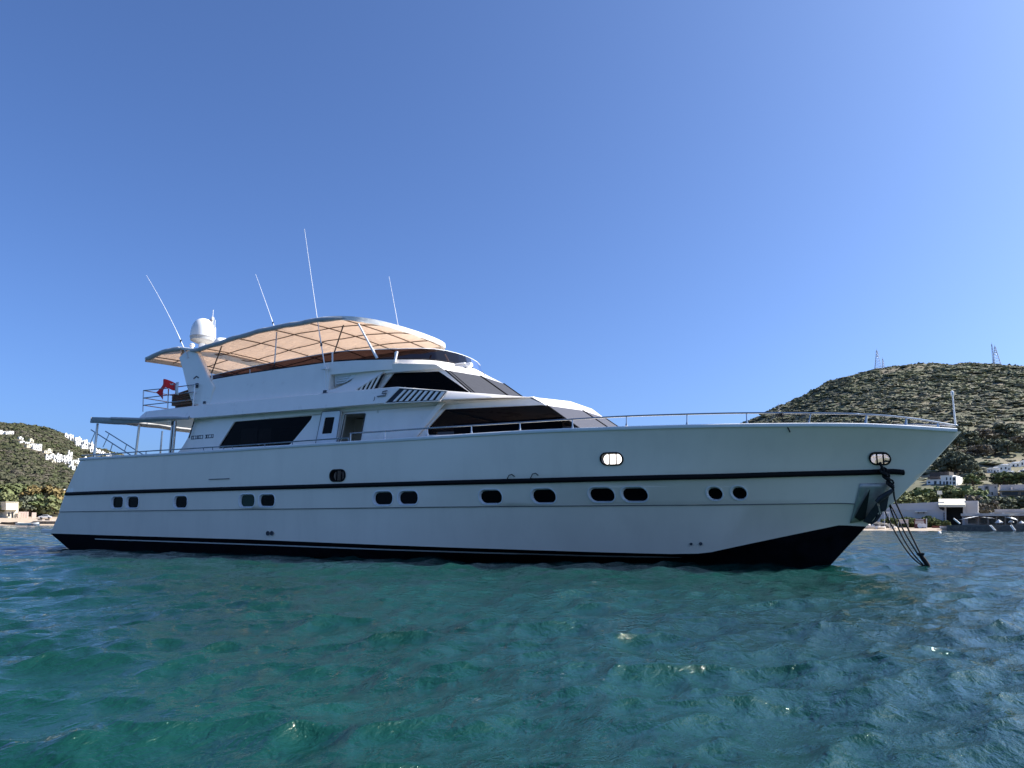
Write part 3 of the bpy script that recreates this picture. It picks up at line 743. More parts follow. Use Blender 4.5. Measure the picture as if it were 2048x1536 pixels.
ps = MB(); ps.tube([P(794,703,y=-2.30), P(789.5,724,y=-2.36)], .04, 8); ps.build('windscreen_post', M['cap'], coam)
ps = MB(); ps.tube([P(500,739,y=-2.43), P(500,752,y=-2.43)], .012, 6); ps.build('windscreen_post', M['cap'], coam)
# searchlight / horn box on the roof
sl = MB(); p = P(918,733,y=-.55); sl.box(p+Vector((0,0,-.03)), (.55,.28,.1)); sl.box(p+Vector((0,0,.05)), (.62,.34,.05)); sl.lathe([(.07,-.16),(.09,.1),(.07,.16)], p+Vector((.35,-.05,-.01)), 12, axis=(1,0,0)); sl.build('searchlight', M['fibre'], roof, bevel=.01) if False else sl.build('searchlight', M['fibre'], pil, bevel=.01)
for (a, b, c) in (((910,735,-.9),(917,748,-1.1),(921,762,-1.2)), ((914,735,-.85),(921,748,-1.05),(923,763,-1.15)), ((962,745,.3),(969,754,.2),(975,762,.1))):
    wp = MB(); wp.tube([P(a[0],a[1],y=a[2])+Vector((.04,0,.03)), P(b[0],b[1],y=b[2])+Vector((.05,0,.02)), P(c[0],c[1],y=c[2])+Vector((.05,0,0))], .012, 5)
    wp.build('windscreen_wiper', M['galv'], pil)

# ---------------------------------------------------------------- radar arch, dome, mast, aerials
ar = MB()
leg = [P(366,717,y=-2.3), P(379.5,704,y=-2.3), P(395,700,y=-2.3), P(404,707,y=-2.3), P(413,727,y=-2.3), P(424,752,y=-2.3), P(437,775,y=-2.3), Vector((6.9,-2.3,4.98)), P(394,811,y=-2.3), P(385,785,y=-2.3), P(380.5,768,y=-2.3), P(373,738,y=-2.3)]
arch = empty('radar_arch', (0,0,0), None, None); arch.parent = yacht
for sg in (1, -1):
    lg_ = MB(); lg_.slab([Vector((q.x, q.y*sg, q.z)) for q in (leg[::-1] if sg > 0 else leg)], (0,-.2*sg,0)); lg_.build('arch_leg', M['white'], arch, bevel=.05, seg=3)
cb = MB(); c0 = P(388,708,y=-2.3)
cb.grid([[(c0.x-.62,y,c0.z-.0+dz),(c0.x+.5,y,c0.z-.0+dz),(c0.x+.42,y,c0.z+.16+dz),(c0.x-.55,y,c0.z+.16+dz),(c0.x-.62,y,c0.z+dz)] for y,dz in ((-2.4,0),(-1.5,.16),(-.5,.22),(.5,.22),(1.5,.16),(2.4,0))]); cb.build('arch_crossbeam', M['white'], arch, ang=40)
dm_ = P(404.5,690,y=-1.7)
dome = MB(); r0 = .43
c_ = P(404,683,y=-1.7)
dome.lathe([(r0*.55,-.06),(r0*.86,.0),(r0*.97,.03),(r0*.985,.13),(r0*1.02,.14),(r0*1.02,.17),(r0,.175)], c_, 40, mi=1)
dome.lathe([(r0,.175),(r0,.22),(r0*.985,.36),(r0*.93,.52),(r0*.82,.66),(r0*.65,.77),(r0*.44,.84),(r0*.2,.875),(.001,.88)], c_, 32)
dome.build('satellite_dome', [M['fibre'], mat('dome_base_grey', (.42,.42,.41), .4)], arch, ang=50)
st = MB(); st.lathe([(.2,-.5),(.2,-.42),(.12,-.38),(.11,-.05),(.25,-.03)], c_, 18); st.build('dome_pedestal', M['cap'], arch)
mast = MB(); mb_ = P(421,690,y=-.3)
mast.tube([mb_+Vector((0,0,-.6)), mb_+Vector((0,0,1.05))], .035, 8); mast.tube([mb_+Vector((0,0,1.0)), mb_+Vector((0,0,1.45))], .012, 6)
mast.lathe([(.06,0),(.07,.05),(.06,.14),(.02,.16)], mb_+Vector((-.1,0,.9)), 10, mi=1); mast.lathe([(.06,0),(.07,.05),(.06,.12),(.02,.14)], mb_+Vector((.05,-.05,1.0)), 10, mi=0)
mast.tube([mb_+Vector((-.28,0,.62)), mb_+Vector((-.18,0,.80)), mb_+Vector((0,0,.84)), mb_+Vector((.2,0,.70)), mb_+Vector((.26,0,.2)), mb_+Vector((.25,0,-.4))], .022, 6)
mast.tube([P(430,640,y=-.3), P(428,690,y=-.3)], .016, 6)
mast.build('signal_mast', [M['fibre'], mat('nav_light_red',(.4,.03,.03),.3)], arch)
rd = MB(); q = P(445,682,y=.3); rd.lathe([(.28,-.25),(.30,-.18),(.30,0),(.24,.08),(.001,.1)], q, 20); rd.lathe([(.14,-.2),(.15,0),(.08,.1),(.001,.12)], P(439,681,y=-.2), 14); rd.build('radome', M['fibre'], arch)
cmx = MB(); q = P(384,694,y=-2.2); cmx.lathe([(.05,-.12),(.05,0),(.09,.02),(.09,.1),(.03,.14)], q, 12); cmx.build('camera_pod', M['cap'], arch)
hk = MB(); q = P(393,755,y=-2.5); hk.tube([q+Vector((-.14,0,-.03)), q+Vector((0,0,.04)), q+Vector((.12,0,-.02))], .025, 6); hk.build('arch_hook', M['letter'], arch)
for px, py, dd in ((394,771,(.12,.06,.16)),(409,805,(.1,.06,.08))): MB().box(P(px,py,y=-2.51), dd).build('arch_fitting', M['letter'], arch)
def aerial(b0, mid, tip, parent, dark=True):
    mb = MB(); k = 14; pts = []; rs = []
    for i in range(k+1):
        t = i/k; p = b0*(1-t)**2 + mid*2*t*(1-t) + tip*t*t; pts.append(p); rs.append(.016*(1-t) + .007*t if t > .3 else .020)
    mb.tube(pts, rs, 6)
    mb.lathe([(.035,-.05),(.035,.05)], pts[int(k*.28)], 8, mi=1)
    mb.build('aerial', [M['fibre'], M['letter']], parent)
aerial(P(375.5,716,y=-2.53), P(347,640,y=-2.6), P(293,551,y=-2.7), arch)
aerial(P(556,675,y=2.0), P(533,608,y=2.1), P(511,548,y=2.2), arch)
aerial(P(650,735,y=-2.56), P(634,640,y=-2.6), P(609,458,y=-2.7), coam)
aerial(P(803,690,y=2.2), P(793,632,y=2.2), P(778,553,y=2.2), coam)
bs = MB(); q0, q1 = P(649,737,y=-2.56), P(650,784,y=-2.60)
bs.tube([q0, q1], .012, 6); bs.box(q0, (.22,.12,.06)); bs.tube([q0+Vector((.1,0,0)), q0+Vector((.16,-.02,-.25)), q0+Vector((.2,0,-.42))], .01, 5); bs.box(q1, (.1,.08,.1), mi=1); bs.box(q1+Vector((.04,-.02,-.05)), (.16,.08,.04), mi=1)
bs.build('aerial_bracket', [M['cap'], M['letter']], coam)

# ---------------------------------------------------------------- flybridge canopy
zc = interp([(3.2,7.06),(4.8,7.27),(6,7.10),(7,7.20),(8.5,7.36),(10,7.45),(11.8,7.46),(13.0,7.38),(13.6,7.30),(14.22,7.16)])
def wc(x): return 2.52 if x < 12.1 else 2.52*max(0,1-((x-12.1)/2.11)**2.3)**.5
xs = [3.2 + (12.1-3.2)*i/40 for i in range(41)] + [12.1 + 2.1*math.sin(math.pi/2*i/24) for i in range(1,25)]
cam_ = MB(); rows = []; edge = []
def cpt(x, v, dz=0):
    return Vector((x, wc(x)*v, zc(x) + .09*(1-v*v)*(.5+.5*min(1,(14.4-x)/3)) + .009*math.cos(2*math.pi*(x-3.5)/1.58)*(1-v**4) + dz))
for x in xs:
    rows.append([cpt(x, -1+2*j/24) for j in range(25)])
cam_.grid(rows, flip=True); canopy = cam_.build('canopy', M['canopy'], yacht, ang=60)
starb = [r_[0] for r_ in rows]; portb = [r_[-1] for r_ in rows]
rim = starb + portb[::-1][1:]
# white cloth edge all round, thicker at the front
vm = MB(); rr2 = []; rj = random.Random(5)
NR = len(rim)
for i, p in enumerate(rim):
    a, b = rim[max(i-1,0)], rim[min(i+1,NR-1)]; t_ = (b-a).normalized(); n_ = Vector((t_.y,-t_.x,0)).normalized()
    fr = min(1, max(0, (p.x-12.0)/1.2)); h = .07 + .07*fr + rj.uniform(-.012,.012)*fr
    rr2.append([p+Vector((0,0,.03)), p+n_*(.05+.04*fr)+Vector((0,0,.015)), p+n_*(.06+.03*fr+rj.uniform(-.01,.015)*fr)+Vector((0,0,-h*.5)), p+n_*(.05+.05*fr)+Vector((0,0,-h)), p-n_*.02+Vector((0,0,-h*.9)), p+Vector((0,0,-.01))])
vm.grid([r_+[r_[0]] for r_ in rr2]); vm.build('canopy_valance', M['whitefab'], canopy, ang=50)
am = MB(); a0 = [cpt(3.2, -1+2*j/24) for j in range(25)]; am.grid([[p+Vector((0,0,.02)), p+Vector((-.06,0,-.0)), p+Vector((-.06,0,-.14)), p+Vector((0,0,-.16)), p+Vector((.02,0,-.02))] for p in a0]); am.build('canopy_aft_edge', M['greyfab'], canopy, ang=50)
for sg in (-1, 1):
    rl = MB()
    for (x0, x1) in ((3.25,5.2),(5.75,12.9)):
        pts = []; rs = []
        for i in range(41):
            x = x0 + (x1-x0)*i/40; e = min(1, i/3, (40-i)/3) ; pts.append(Vector((x, sg*(wc(x)+.05), zc(x)-.065+.012*math.sin(x*5)))); rs.append(.03+.055*e+.006*math.sin(x*9))
        rl.tube(pts, rs, 8)
    rl.build('rolled_side_curtain', M['greyfab'], canopy, ang=60)
bow_ = MB()
for v in (-.54, 0, .54):
    bow_.tube([cpt(x, v, -.045) for x in xs if x < 14.1 - .9*abs(v)], .019, 6)
for x in (3.5, 4.75, 6.3, 7.9, 9.5, 11.1, 12.5, 13.5):
    bow_.tube([cpt(x, -.99+1.98*j/16, -.03) for j in range(17)], .019, 6)
bow_.build('canopy_frame', M['frame'], canopy)
for (a, b, y0, y1, r_, mt) in (((443.5,692),(422.5,748),-2.42,-2.36,.022,'frame'), ((553.5,664),(548,745),-2.42,-2.36,.022,'steel'), ((687,650),(668,707),-2.42,-2.38,.022,'frame'), ((717,648),(754.5,717),-2.42,-2.36,.03,'cap')):
    mb = MB(); u, v = P(a[0],a[1],y=y0), P(b[0],b[1],y=y1)
    mb.tube([u, u.lerp(v,.5), u.lerp(v,.6), v], [r_, r_, r_*1.25 if mt == 'cap' else r_, r_*1.5 if mt == 'cap' else r_], 8)
    mb.build('canopy_strut', M[mt], canopy); m2 = MB(); m2.v = [(x,-y,z) for x,y,z in mb.v]; m2.f = [f[::-1] for f in mb.f]; m2.m = list(mb.m); m2.build('canopy_strut', M[mt], canopy)

# ---------------------------------------------------------------- aft awning, posts, rails
aw = MB(); zA = P(182,845,y=-2.95).z; xA = P(182,845,y=-2.95).x
ed = [P(px,py,y=-2.95) for px,py in ((181,846),(205,846.5),(234,847.5),(277,846),(318,843),(340,839),(378,838))]
tops = [P(px,py,y=-2.95) for px,py in ((184,834),(221,835),(277,836),(304,835),(331,834),(355,834.5),(379,835))]
rows = []
for p, q in zip(ed, tops):
    zt = q.z; r_ = []
    for j in range(13):
        v = -1+2*j/12; r_.append(Vector((q.x, 2.95*v, zt + .10*(1-v*v) - .03*math.sin(j*math.pi/3)**2)))
    rows.append(r_)
aw.grid(rows, flip=True)
aw.grid([[p, q] for p, q in zip(ed, tops)]); aw.grid([[Vector((q.x,2.95,q.z)), Vector((p.x,2.95,p.z))] for p, q in zip(ed, tops)])
aw.grid([[Vector((xA-.02, 2.95*(-1+2*j/12), rows[0][j].z)), Vector((xA-.05, 2.95*(-1+2*j/12), rows[0][j].z-.2))] for j in range(13)])
awn = aw.build('aft_awning', M['greyfab'], yacht, ang=30, solid=.012)
ro_ = MB(); ro_.tube([P(px,py,y=-2.99) for px,py in ((222,836.5),(277,838.5),(320,836.5),(352,836),(376,837),(379.5,832))], [.05,.055,.06,.055,.04,.015], 8); ro_.build('rolled_awning_cloth', M['greyfab'], awn)
for (a, b, y, r_) in (((195,847),(188,915),-2.9,.045),((278.5,850),(271,912),-2.9,.045),((351,842),(345,908),-2.75,.05),((346,842),(339.5,908),-2.3,.05)):
    u, v = P(a[0],a[1],y=y), P(b[0],b[1],y=y); mb = MB(); mb.tube([u, v, v+Vector((0,0,-.6))], r_, 10); mb.build('awning_post', M['steel'], awn)
u = P(324.5,862,y=2.6); mb = MB(); mb.tube([u, Vector((u.x,2.6,2.4))], .045, 10); mb.build('awning_post', M['steel'], awn)
mb = MB(); mb.tube([P(388,843,y=-2.56), P(381,866,y=-2.56), P(378,876,y=-2.56)], .018, 6); mb.build('awning_guy', M['black'], awn)
def rail(px, bf, off, r_, name, n=8, parent=None, ext=None):
    pts = [hit(a, b, bf, off) for a, b in px]
    if ext: pts += ext
    # smooth
    out = []
    for i in range(len(pts)-1):
        p0, p1, p2, p3 = pts[max(i-1,0)], pts[i], pts[i+1], pts[min(i+2,len(pts)-1)]
        for k in range(6):
            t = k/6; out.append(.5*((2*p1) + (p2-p0)*t + (2*p0-5*p1+4*p2-p3)*t*t + (3*p1-p0-3*p2+p3)*t**3))
    out.append(pts[-1]); mb = MB(); mb.tube(out, r_, n); return mb, out
OFF = .07
tip = Vector((29.0,0,3.55))
mb, _o = rail([(164,911),(250,905.5),(292,902.5),(400,896),(500,889.5),(585,883.5),(640,879.5),(697,876)], B['sheer'], OFF, .02, 'r')
mb.build('aft_hand_rail', M['steel'], yacht)
rp = [(701,884),(702,869),(706,866.5),(770,862.5),(855,856.5),(943,851),(1040,845),(1145,838.5),(1253,832.5),(1374,828.5),(1493,826),(1600,826.3),(1700,827.6)]
tipp = P(1911,851,y=0)
bowpts = [Vector((x, -max(B['sheer'](x)-OFF-.02,0), 0)) for x in ()]
pts = [hit(a, b, B['sheer'], OFF) for a, b in rp]
zr_ = interp([(pts[-1].x, pts[-1].z), (27.6, pts[-1].z+.0), (tipp.x, tipp.z)])
x = pts[-1].x
extra = []
for i in range(1, 11):
    X = pts[-1].x + (tipp.x-.02 - pts[-1].x)*i/10; extra.append(Vector((X, -max(B['sheer'](X)-OFF-.02, .04), 0)))
zz0 = pts[-1].z
for i, e in enumerate(extra): t = (i+1)/10; e.z = zz0*(1-t) + tipp.z*t + .05*math.sin(math.pi*t)
allp = pts + extra
port_ = [Vector((p.x,-p.y,p.z)) for p in allp[::-1] if p.x > 16]
full_ = allp + [Vector((tipp.x+.03,0,tipp.z))] + port_
out = []
for i in range(len(full_)-1):
    p0, p1, p2, p3 = full_[max(i-1,0)], full_[i], full_[i+1], full_[min(i+2,len(full_)-1)]
    for k in range(5):
        t = k/5; out.append(.5*((2*p1) + (p2-p0)*t + (2*p0-5*p1+4*p2-p3)*t*t + (3*p1-p0-3*p2+p3)*t**3))
mb = MB(); mb.tube(out, .022, 10); brail = mb.build('bow_rail', M['steel'], yacht, ang=60)
def top_at(X): return min(out[:len(out)//2+20], key=lambda p: abs(p.x-X) + (10 if p.y > 0 else 0))
for px, py in ((769,879.5),(855,871.5),(943,866),(1040,860),(1145,857),(1253,852),(1374,850.5),(1494,848.5),(1617,848.5)):
    b_ = hit(px, py, B['sheer'], OFF); t_ = top_at(b_.x); mb = MB()
    mb.tube([t_, b_.lerp(t_,.35), b_], [.016,.017,.034], 8); mb.build('stanchion', M['steel'], brail)
    mb = MB(); mb.tube([Vector((t_.x,-t_.y,t_.z)), Vector((b_.x,-b_.y,b_.z))], .018, 6); mb.build('stanchion', M['steel'], brail) if px > 1200 else None
for X in (27.4, 28.2, 28.85):
    for sg in (-1,1):
        y = max(B['sheer'](X)-OFF-.02,.03); z = ZF['sheer'](X)+.06; t_ = top_at(X); mb = MB(); mb.tube([(X-.02,sg*y,z),(t_.x,sg*abs(t_.y),t_.z)], [.032,.016], 8); mb.build('stanchion', M['steel'], brail)
for px, p0, p1 in ((292,902.5,910),(585,884,893),(674,878,889),(697,876,886),(407,896,904),(425,895,903),(447,893,901),(465,892,900),(530,888,897)):
    u, v = hit(px,p0,B['sheer'],OFF), hit(px,p1,B['sheer'],OFF); mb = MB(); mb.tube([u, u.lerp(v,.5), v], [.014,.016,.035], 8); mb.build('stanchion', M['steel'], yacht)
js = MB(); a = Vector((tipp.x,0,tipp.z-.02)); b = P(1905,790,y=0)
js.tube([a, b], [.022,.014], 8); js.lathe([(.02,-.02),(.035,.01),(.035,.08),(.012,.10)], b, 12); js.build('jackstaff', M['fibre'], yacht)
# upper aft rail
ua = MB(); yy = -2.62
for a, b in (((287,781),(285.8,823)),((337,778),(335,818.5)),((390,769),(386,812))): ua.tube([P(*a,y=yy), P(*b,y=yy)], .022, 8)
for l in (((287,781),(337,776.2),(395,768.5)),((287,796),(337,790),(388,784)),((287,810.4),(337,805),(387,799))): ua.tube([P(*q,y=yy) for q in l], .019, 8)
p0 = P(287,781,y=yy); yb = 2.62
for py in (781,796,810.4):
    q = P(287,py,y=yy); ua.tube([q, Vector((q.x,yb,q.z))], .018, 8)
for yq in (-.9,.9,yb): ua.tube([(p0.x,yq,p0.z),(p0.x-.02,yq,4.98)], .02, 8)
for a in ((337,778),(390,769)):
    q = P(*a,y=yy); ua.tube([(q.x,yb,q.z),(q.x,yb,4.95)], .02, 6)
for py in (781,796,810.4):
    q = P(287,py,y=yy); e = P(390,py-11,y=yy); ua.tube([(q.x,yb,q.z),(e.x,yb,q.z)], .018, 6)
ua.build('upper_deck_rail', M['steel'], yacht)
# passerelle with hand rails, lifted at the stern
ps = MB()
r1 = [P(264,912,y=-.55), P(182,859.5,y=-.55)]; r2 = [P(292,913,y=.25), P(211,862.5,y=.25)]
for r_, posts in ((r1, ((190,865),(178,893),(225,887),(220,904))), (r2, ((218,868),(206,894),(253,889),(249,902)))):
    y = r_[0].y; ps.tube(r_, .024, 8)
    for i in (0,2): ps.tube([P(*posts[i],y=y), P(*posts[i+1],y=y)], .018, 6)
d_ = (r1[1]-r1[0]); 
a0, a1 = P(220,904,y=-.55), P(178,893,y=-.55)
if 0: ps.slab([P(246,925,y=-.5), P(172,893.5,y=-.5), P(172,893.5,y=-.5)+Vector((0,.7,0)), P(246,925,y=-.5)+Vector((0,.7,0))], (0,0,-.06), 1)
ps.build('passerelle', [M['steel'], M['teak']], yacht)
mb = MB(); mb.tube([P(170,917,y=-2.9), P(207,909,y=-.5), P(270,913,y=2.8)], .02, 6); mb.build('stern_rail', M['steel'], yacht)
# stainless plate of the anchor pocket, laid on the hull round the stem
pk = MB(); stt = [(1719,968),(1748,966.5),(1776,966)]; 
grid_ = []
poly_px = [(1721,967.5),(1749,966.5),(1778,966)]
bot_px = [(1699.5,1046.5),(1716,1042.5),(1736,1038)]
for i in range(9):
    r_ = []
    for j in range(9):
        u, v = i/8, j/8
        tx = 1719.5 + (1783-1719.5)*u; ty = 967.5 - 1.5*u; bx = 1699.5 + (1742-1699.5)*u; by = 1046.5 - 6.5*u
        px, py = tx + (bx-tx)*v, ty + (by-ty)*v
        best = None
        for lo, hi in (('knuckle','rub'),('knuckle_lo','knuckle'),('chine','knuckle_lo')):
            y = -.5
            for _ in range(150):
                p = P(px,py,y=y); t, s = inv(lo,hi,p.x,p.z); e = side_pt(lo,hi,t,s).y - y; y += .25*e
                if abs(e) < 1e-5: break
            p = P(px,py,y=y); t, s = inv(lo,hi,p.x,p.z)
            e = max(0,s-1, -s)
            if best is None or e < best[0]: best = (e, side_pt(lo,hi,t,min(max(s,0),1)))
        r_.append(best[1] + Vector((.008,-.022,0)))
    grid_.append(r_)
pk.grid(grid_, flip=False)
pocket = pk.build('anchor_plate', M['polish'], hull, ang=60, solid=.012)
# ---------------------------------------------------------------- land
def HZ(px): return 1049 + (px-1024)*math.tan(ROLL)          # row of the horizon at a column
def proj_px(p):
    d = p - CAM; k = d.dot(VF); return 1024 + FPX*d.dot(VR)/k, 768 - FPX*d.dot(VU)/k
def column(px, py):
    """the column of the horizon that lies straight below a pixel"""
    q = Q(px, py, 1000); return proj_px(Vector((q.x, q.y, CAM.z)))[0]
def crest_e(tab):
    f = interp([(column(a, b), Q(a, b, 1).z - CAM.z) for a, b in tab]); return f
CR = crest_e([(1100,1052),(1300,960),(1400,905),(1480,855),(1556,819),(1600,799),(1660,769),(1700,754),(1757,742),(1800,734),(1880,731),(1960,732),(2048,737),(2200,764),(2400,834),(2700,960)])
CL = crest_e([(-900,800),(-500,790),(-200,818),(0,850),(70,857),(130,875),(170,893),(230,910),(280,928),(340,955),(450,1004),(560,1048)])
GR = interp([(198,0),(240,.09),(300,.25),(340,.31),(400,.42),(520,.64),(650,.85),(780,1.0),(1000,.86),(1400,.3)])
GL = interp([(375,0),(440,.09),(540,.19),(720,.42),(960,.68),(1300,1.0),(1700,.9),(2200,.4)])
FR_ = interp([(150,-3),(171,-.4),(174,.05),(178,.30),(184,.45),(200,.6),(240,1.2),(1400,1.5)])
FL_ = interp([(320,-4),(346,-.5),(353,.2),(358,.8),(362,2.5),(390,3.0),(2200,3.0)])
def LD(d): return 350 + (d-468)*.8
def bump2(x, y): return math.sin(x*.11+y*.05)*math.sin(y*.09-x*.04) + .5*math.sin(x*.31+1)*math.sin(y*.27)
def ground(px, d, side):
    q = Q(px, HZ(px), d)
    z = (FR_(d) + d*CR(px)*GR(d)) if side == 'r' else (FL_(d) + d*CL(px)*GL(d))
    rise = min(1, max(0, (d - (215 if side == 'r' else 400))/120))
    return Vector((q.x, q.y, z + rise*1.6*bump2(q.x, q.y)))
def find_d(px, py, side):
    c = column(px, py); d = 200.0 if side == 'r' else 380.0
    while d < 1500:
        if ground(c, d, side).z >= Q(px, py, d).z: break
        d += 3
    return d
HOUSES = []
def ground_mat(name, c0, c1, c2):
    mt = mat(name, c0, .95, spec=.1); n = mt.node_tree.nodes; l = mt.node_tree.links
    tc = n.new('ShaderNodeTexCoord'); a = n.new('ShaderNodeTexNoise'); a.inputs['Scale'].default_value = .035; a.inputs['Detail'].default_value = 8; a.inputs['Roughness'].default_value = .65
    l.new(tc.outputs['Object'], a.inputs['Vector']); cr = n.new('ShaderNodeValToRGB'); e = cr.color_ramp.elements
    e[0].position = .38; e[0].color = (*c0,1); e[1].position = .62; e[1].color = (*c2,1); m_ = e.new(.5); m_.color = (*c1,1)
    l.new(a.outputs[0], cr.inputs[0]); l.new(cr.outputs[0], n['Principled BSDF'].inputs['Base Color']); return mt
M['soilR'] = ground_mat('hill_soil', (.15,.148,.098), (.175,.165,.112), (.24,.205,.145))
M['soilL'] = ground_mat('hill_soil_green', (.06,.06,.036), (.085,.075,.048), (.14,.115,.08))
def terrain(name, side, p0, p1, dp, ds, mt):
    rows = []
    pxs = np.arange(p0, p1+1, dp)
    for d in ds: rows.append([ground(px, d, side) for px in pxs])
    mb = MB(); mb.grid(rows, flip=True); o = mb.build(name, mt, ang=180, weld=False); return tag(o, kind='structure')
terrain('hill', 'r', 1100, 2700, 16, list(np.concatenate([[150,165,171,174,176,180,184,190,200], np.arange(210, 1400, 16)])), M['soilR'])
terrain('hill', 'l', -900, 560, 12, list(np.concatenate([[320,335,346,350,354,360,366,376,388], np.arange(400, 2200, 26)])), M['soilL'])

# ---------------------------------------------------------------- vegetation
def leafmat(name, c, var=.35):
    mt = mat(name, c, .8, spec=.15, var=var, vscale=.35); return mt
LM = [leafmat('scrub_olive',(.185,.185,.118), .15), leafmat('scrub_dark',(.165,.168,.108), .15), leafmat('scrub_grey',(.19,.18,.128), .15), leafmat('scrub_green',(.178,.19,.11), .15)]
LML = [leafmat('hill_bush_olive',(.082,.080,.046), .25), leafmat('hill_bush_dark',(.055,.058,.034), .25), leafmat('hill_bush_grey',(.098,.086,.062), .25), leafmat('hill_bush_green',(.072,.080,.036), .25)]
M['bark'] = mat('bark', (.09,.065,.045), .9, var=.3, vscale=4)
def bush_proto(rg, n, flat=.75, size=.30):
    th = rg.random(n)*2*math.pi; cz = rg.random(n)**.8; rr = np.sqrt(1-cz**2)*(.55+.5*rg.random(n))
    lobes = 1 + .25*np.sin(3*th + rg.random()*6) + .15*np.sin(5*th+rg.random()*6)
    c = np.stack([rr*np.cos(th)*lobes, rr*np.sin(th)*lobes, cz*flat*(.7+.4*rg.random(n))], 1)
    nrm = c/np.linalg.norm(c,axis=1,keepdims=True) + rg.normal(0,.55,(n,3)); nrm /= np.linalg.norm(nrm,axis=1,keepdims=True)
    a = np.cross(nrm, rg.normal(0,1,(n,3))); a /= np.linalg.norm(a,axis=1,keepdims=True); b = np.cross(nrm, a)
    s1 = size*(.6+.9*rg.random((n,1))); s2 = size*(.6+.9*rg.random((n,1)))
    return np.stack([c-a*s1-b*s2*.6, c+a*s1*.7-b*s2, c+a*s1+b*s2*.7, c-a*s1*.6+b*s2], 1)       # n,4,3
def blob_proto(rg, flat, nl):
    bm = bmesh.new(); bmesh.ops.create_icosphere(bm, subdivisions=2, radius=1); bm.verts.ensure_lookup_table()
    v = np.array([q.co[:] for q in bm.verts]); f = np.array([[q.index for q in e.verts] for e in bm.faces]); bm.free()
    k = rg.normal(0, 1, (3, 5)); n = sum(np.sin(v @ k[:, i]*2.6 + i) for i in range(5))
    v = v*(.78 + .09*n + rg.normal(0, .06, len(v)))[:, None]*np.array([1, 1, flat]); t = v[f]
    t = t[t[:, :, 2].mean(1) > -.15]
    q = bush_proto(rg, max(nl,1), flat, .2); tri = np.concatenate([q[:, [0,1,2]], q[:, [0,2,3]]])
    return np.concatenate([t, tri]) if nl else t
def scatter(name, side, p0, p1, d0, d1, count, r0, r1, wts, seed, keep=None, flat=.8, nl=16, mats=None):
    rg = np.random.default_rng(seed); protos = [blob_proto(rg, flat, nl) for _ in range(8)]
    V = []; MI = []; k = 0
    hs = [h for h in HOUSES if h[4] == side]
    while k < count:
        d = math.sqrt(rg.uniform(d0*d0, d1*d1)); px = rg.uniform(p0, p1); r_ = rg.uniform(r0, r1)*(1 if rg.random() > .12 else 1.45); k += 1
        g = ground(px, d, side)
        if math.sin(g.x*.021+1.3*math.sin(g.y*.011))*math.sin(g.y*.027+math.sin(g.x*.013)) + .3*math.sin(g.x*.09)*math.sin(g.y*.08) > .62: r_ *= .45
        sx, sy = proj_px(g); mpx = r_/d*FPX
        if keep and not keep(sx, sy, d, rg): continue
        if any(h[0]-mpx < sx < h[1]+mpx and h[2]-26 < d < h[2]+h[3] for h in hs): continue
        an = rg.random()*6.28; pr = protos[rg.integers(8)]; ca, sa = math.cos(an), math.sin(an)
        v = pr.reshape(-1,3)*r_; v = np.stack([v[:,0]*ca-v[:,1]*sa, v[:,0]*sa+v[:,1]*ca, v[:,2]*rg.uniform(.8,1.1)], 1) + np.array(g)
        V.append(v); patch = math.sin(g.x*.013+g.y*.02)+math.sin(g.x*.031-g.y*.017)
        w_ = np.array(wts)*np.array([1, 1+.6*max(0,patch), 1+.8*max(0,-patch), 1+.4*patch if patch > -1 else .6]); MI.append(np.full(len(pr), rg.choice(4, p=w_/w_.sum())))
    V = np.concatenate(V); o = mesh_np(name, V, np.arange(len(V)).reshape(-1,3), mats or LM, smooth=False, midx=np.concatenate(MI)); return tag(o, kind='stuff')
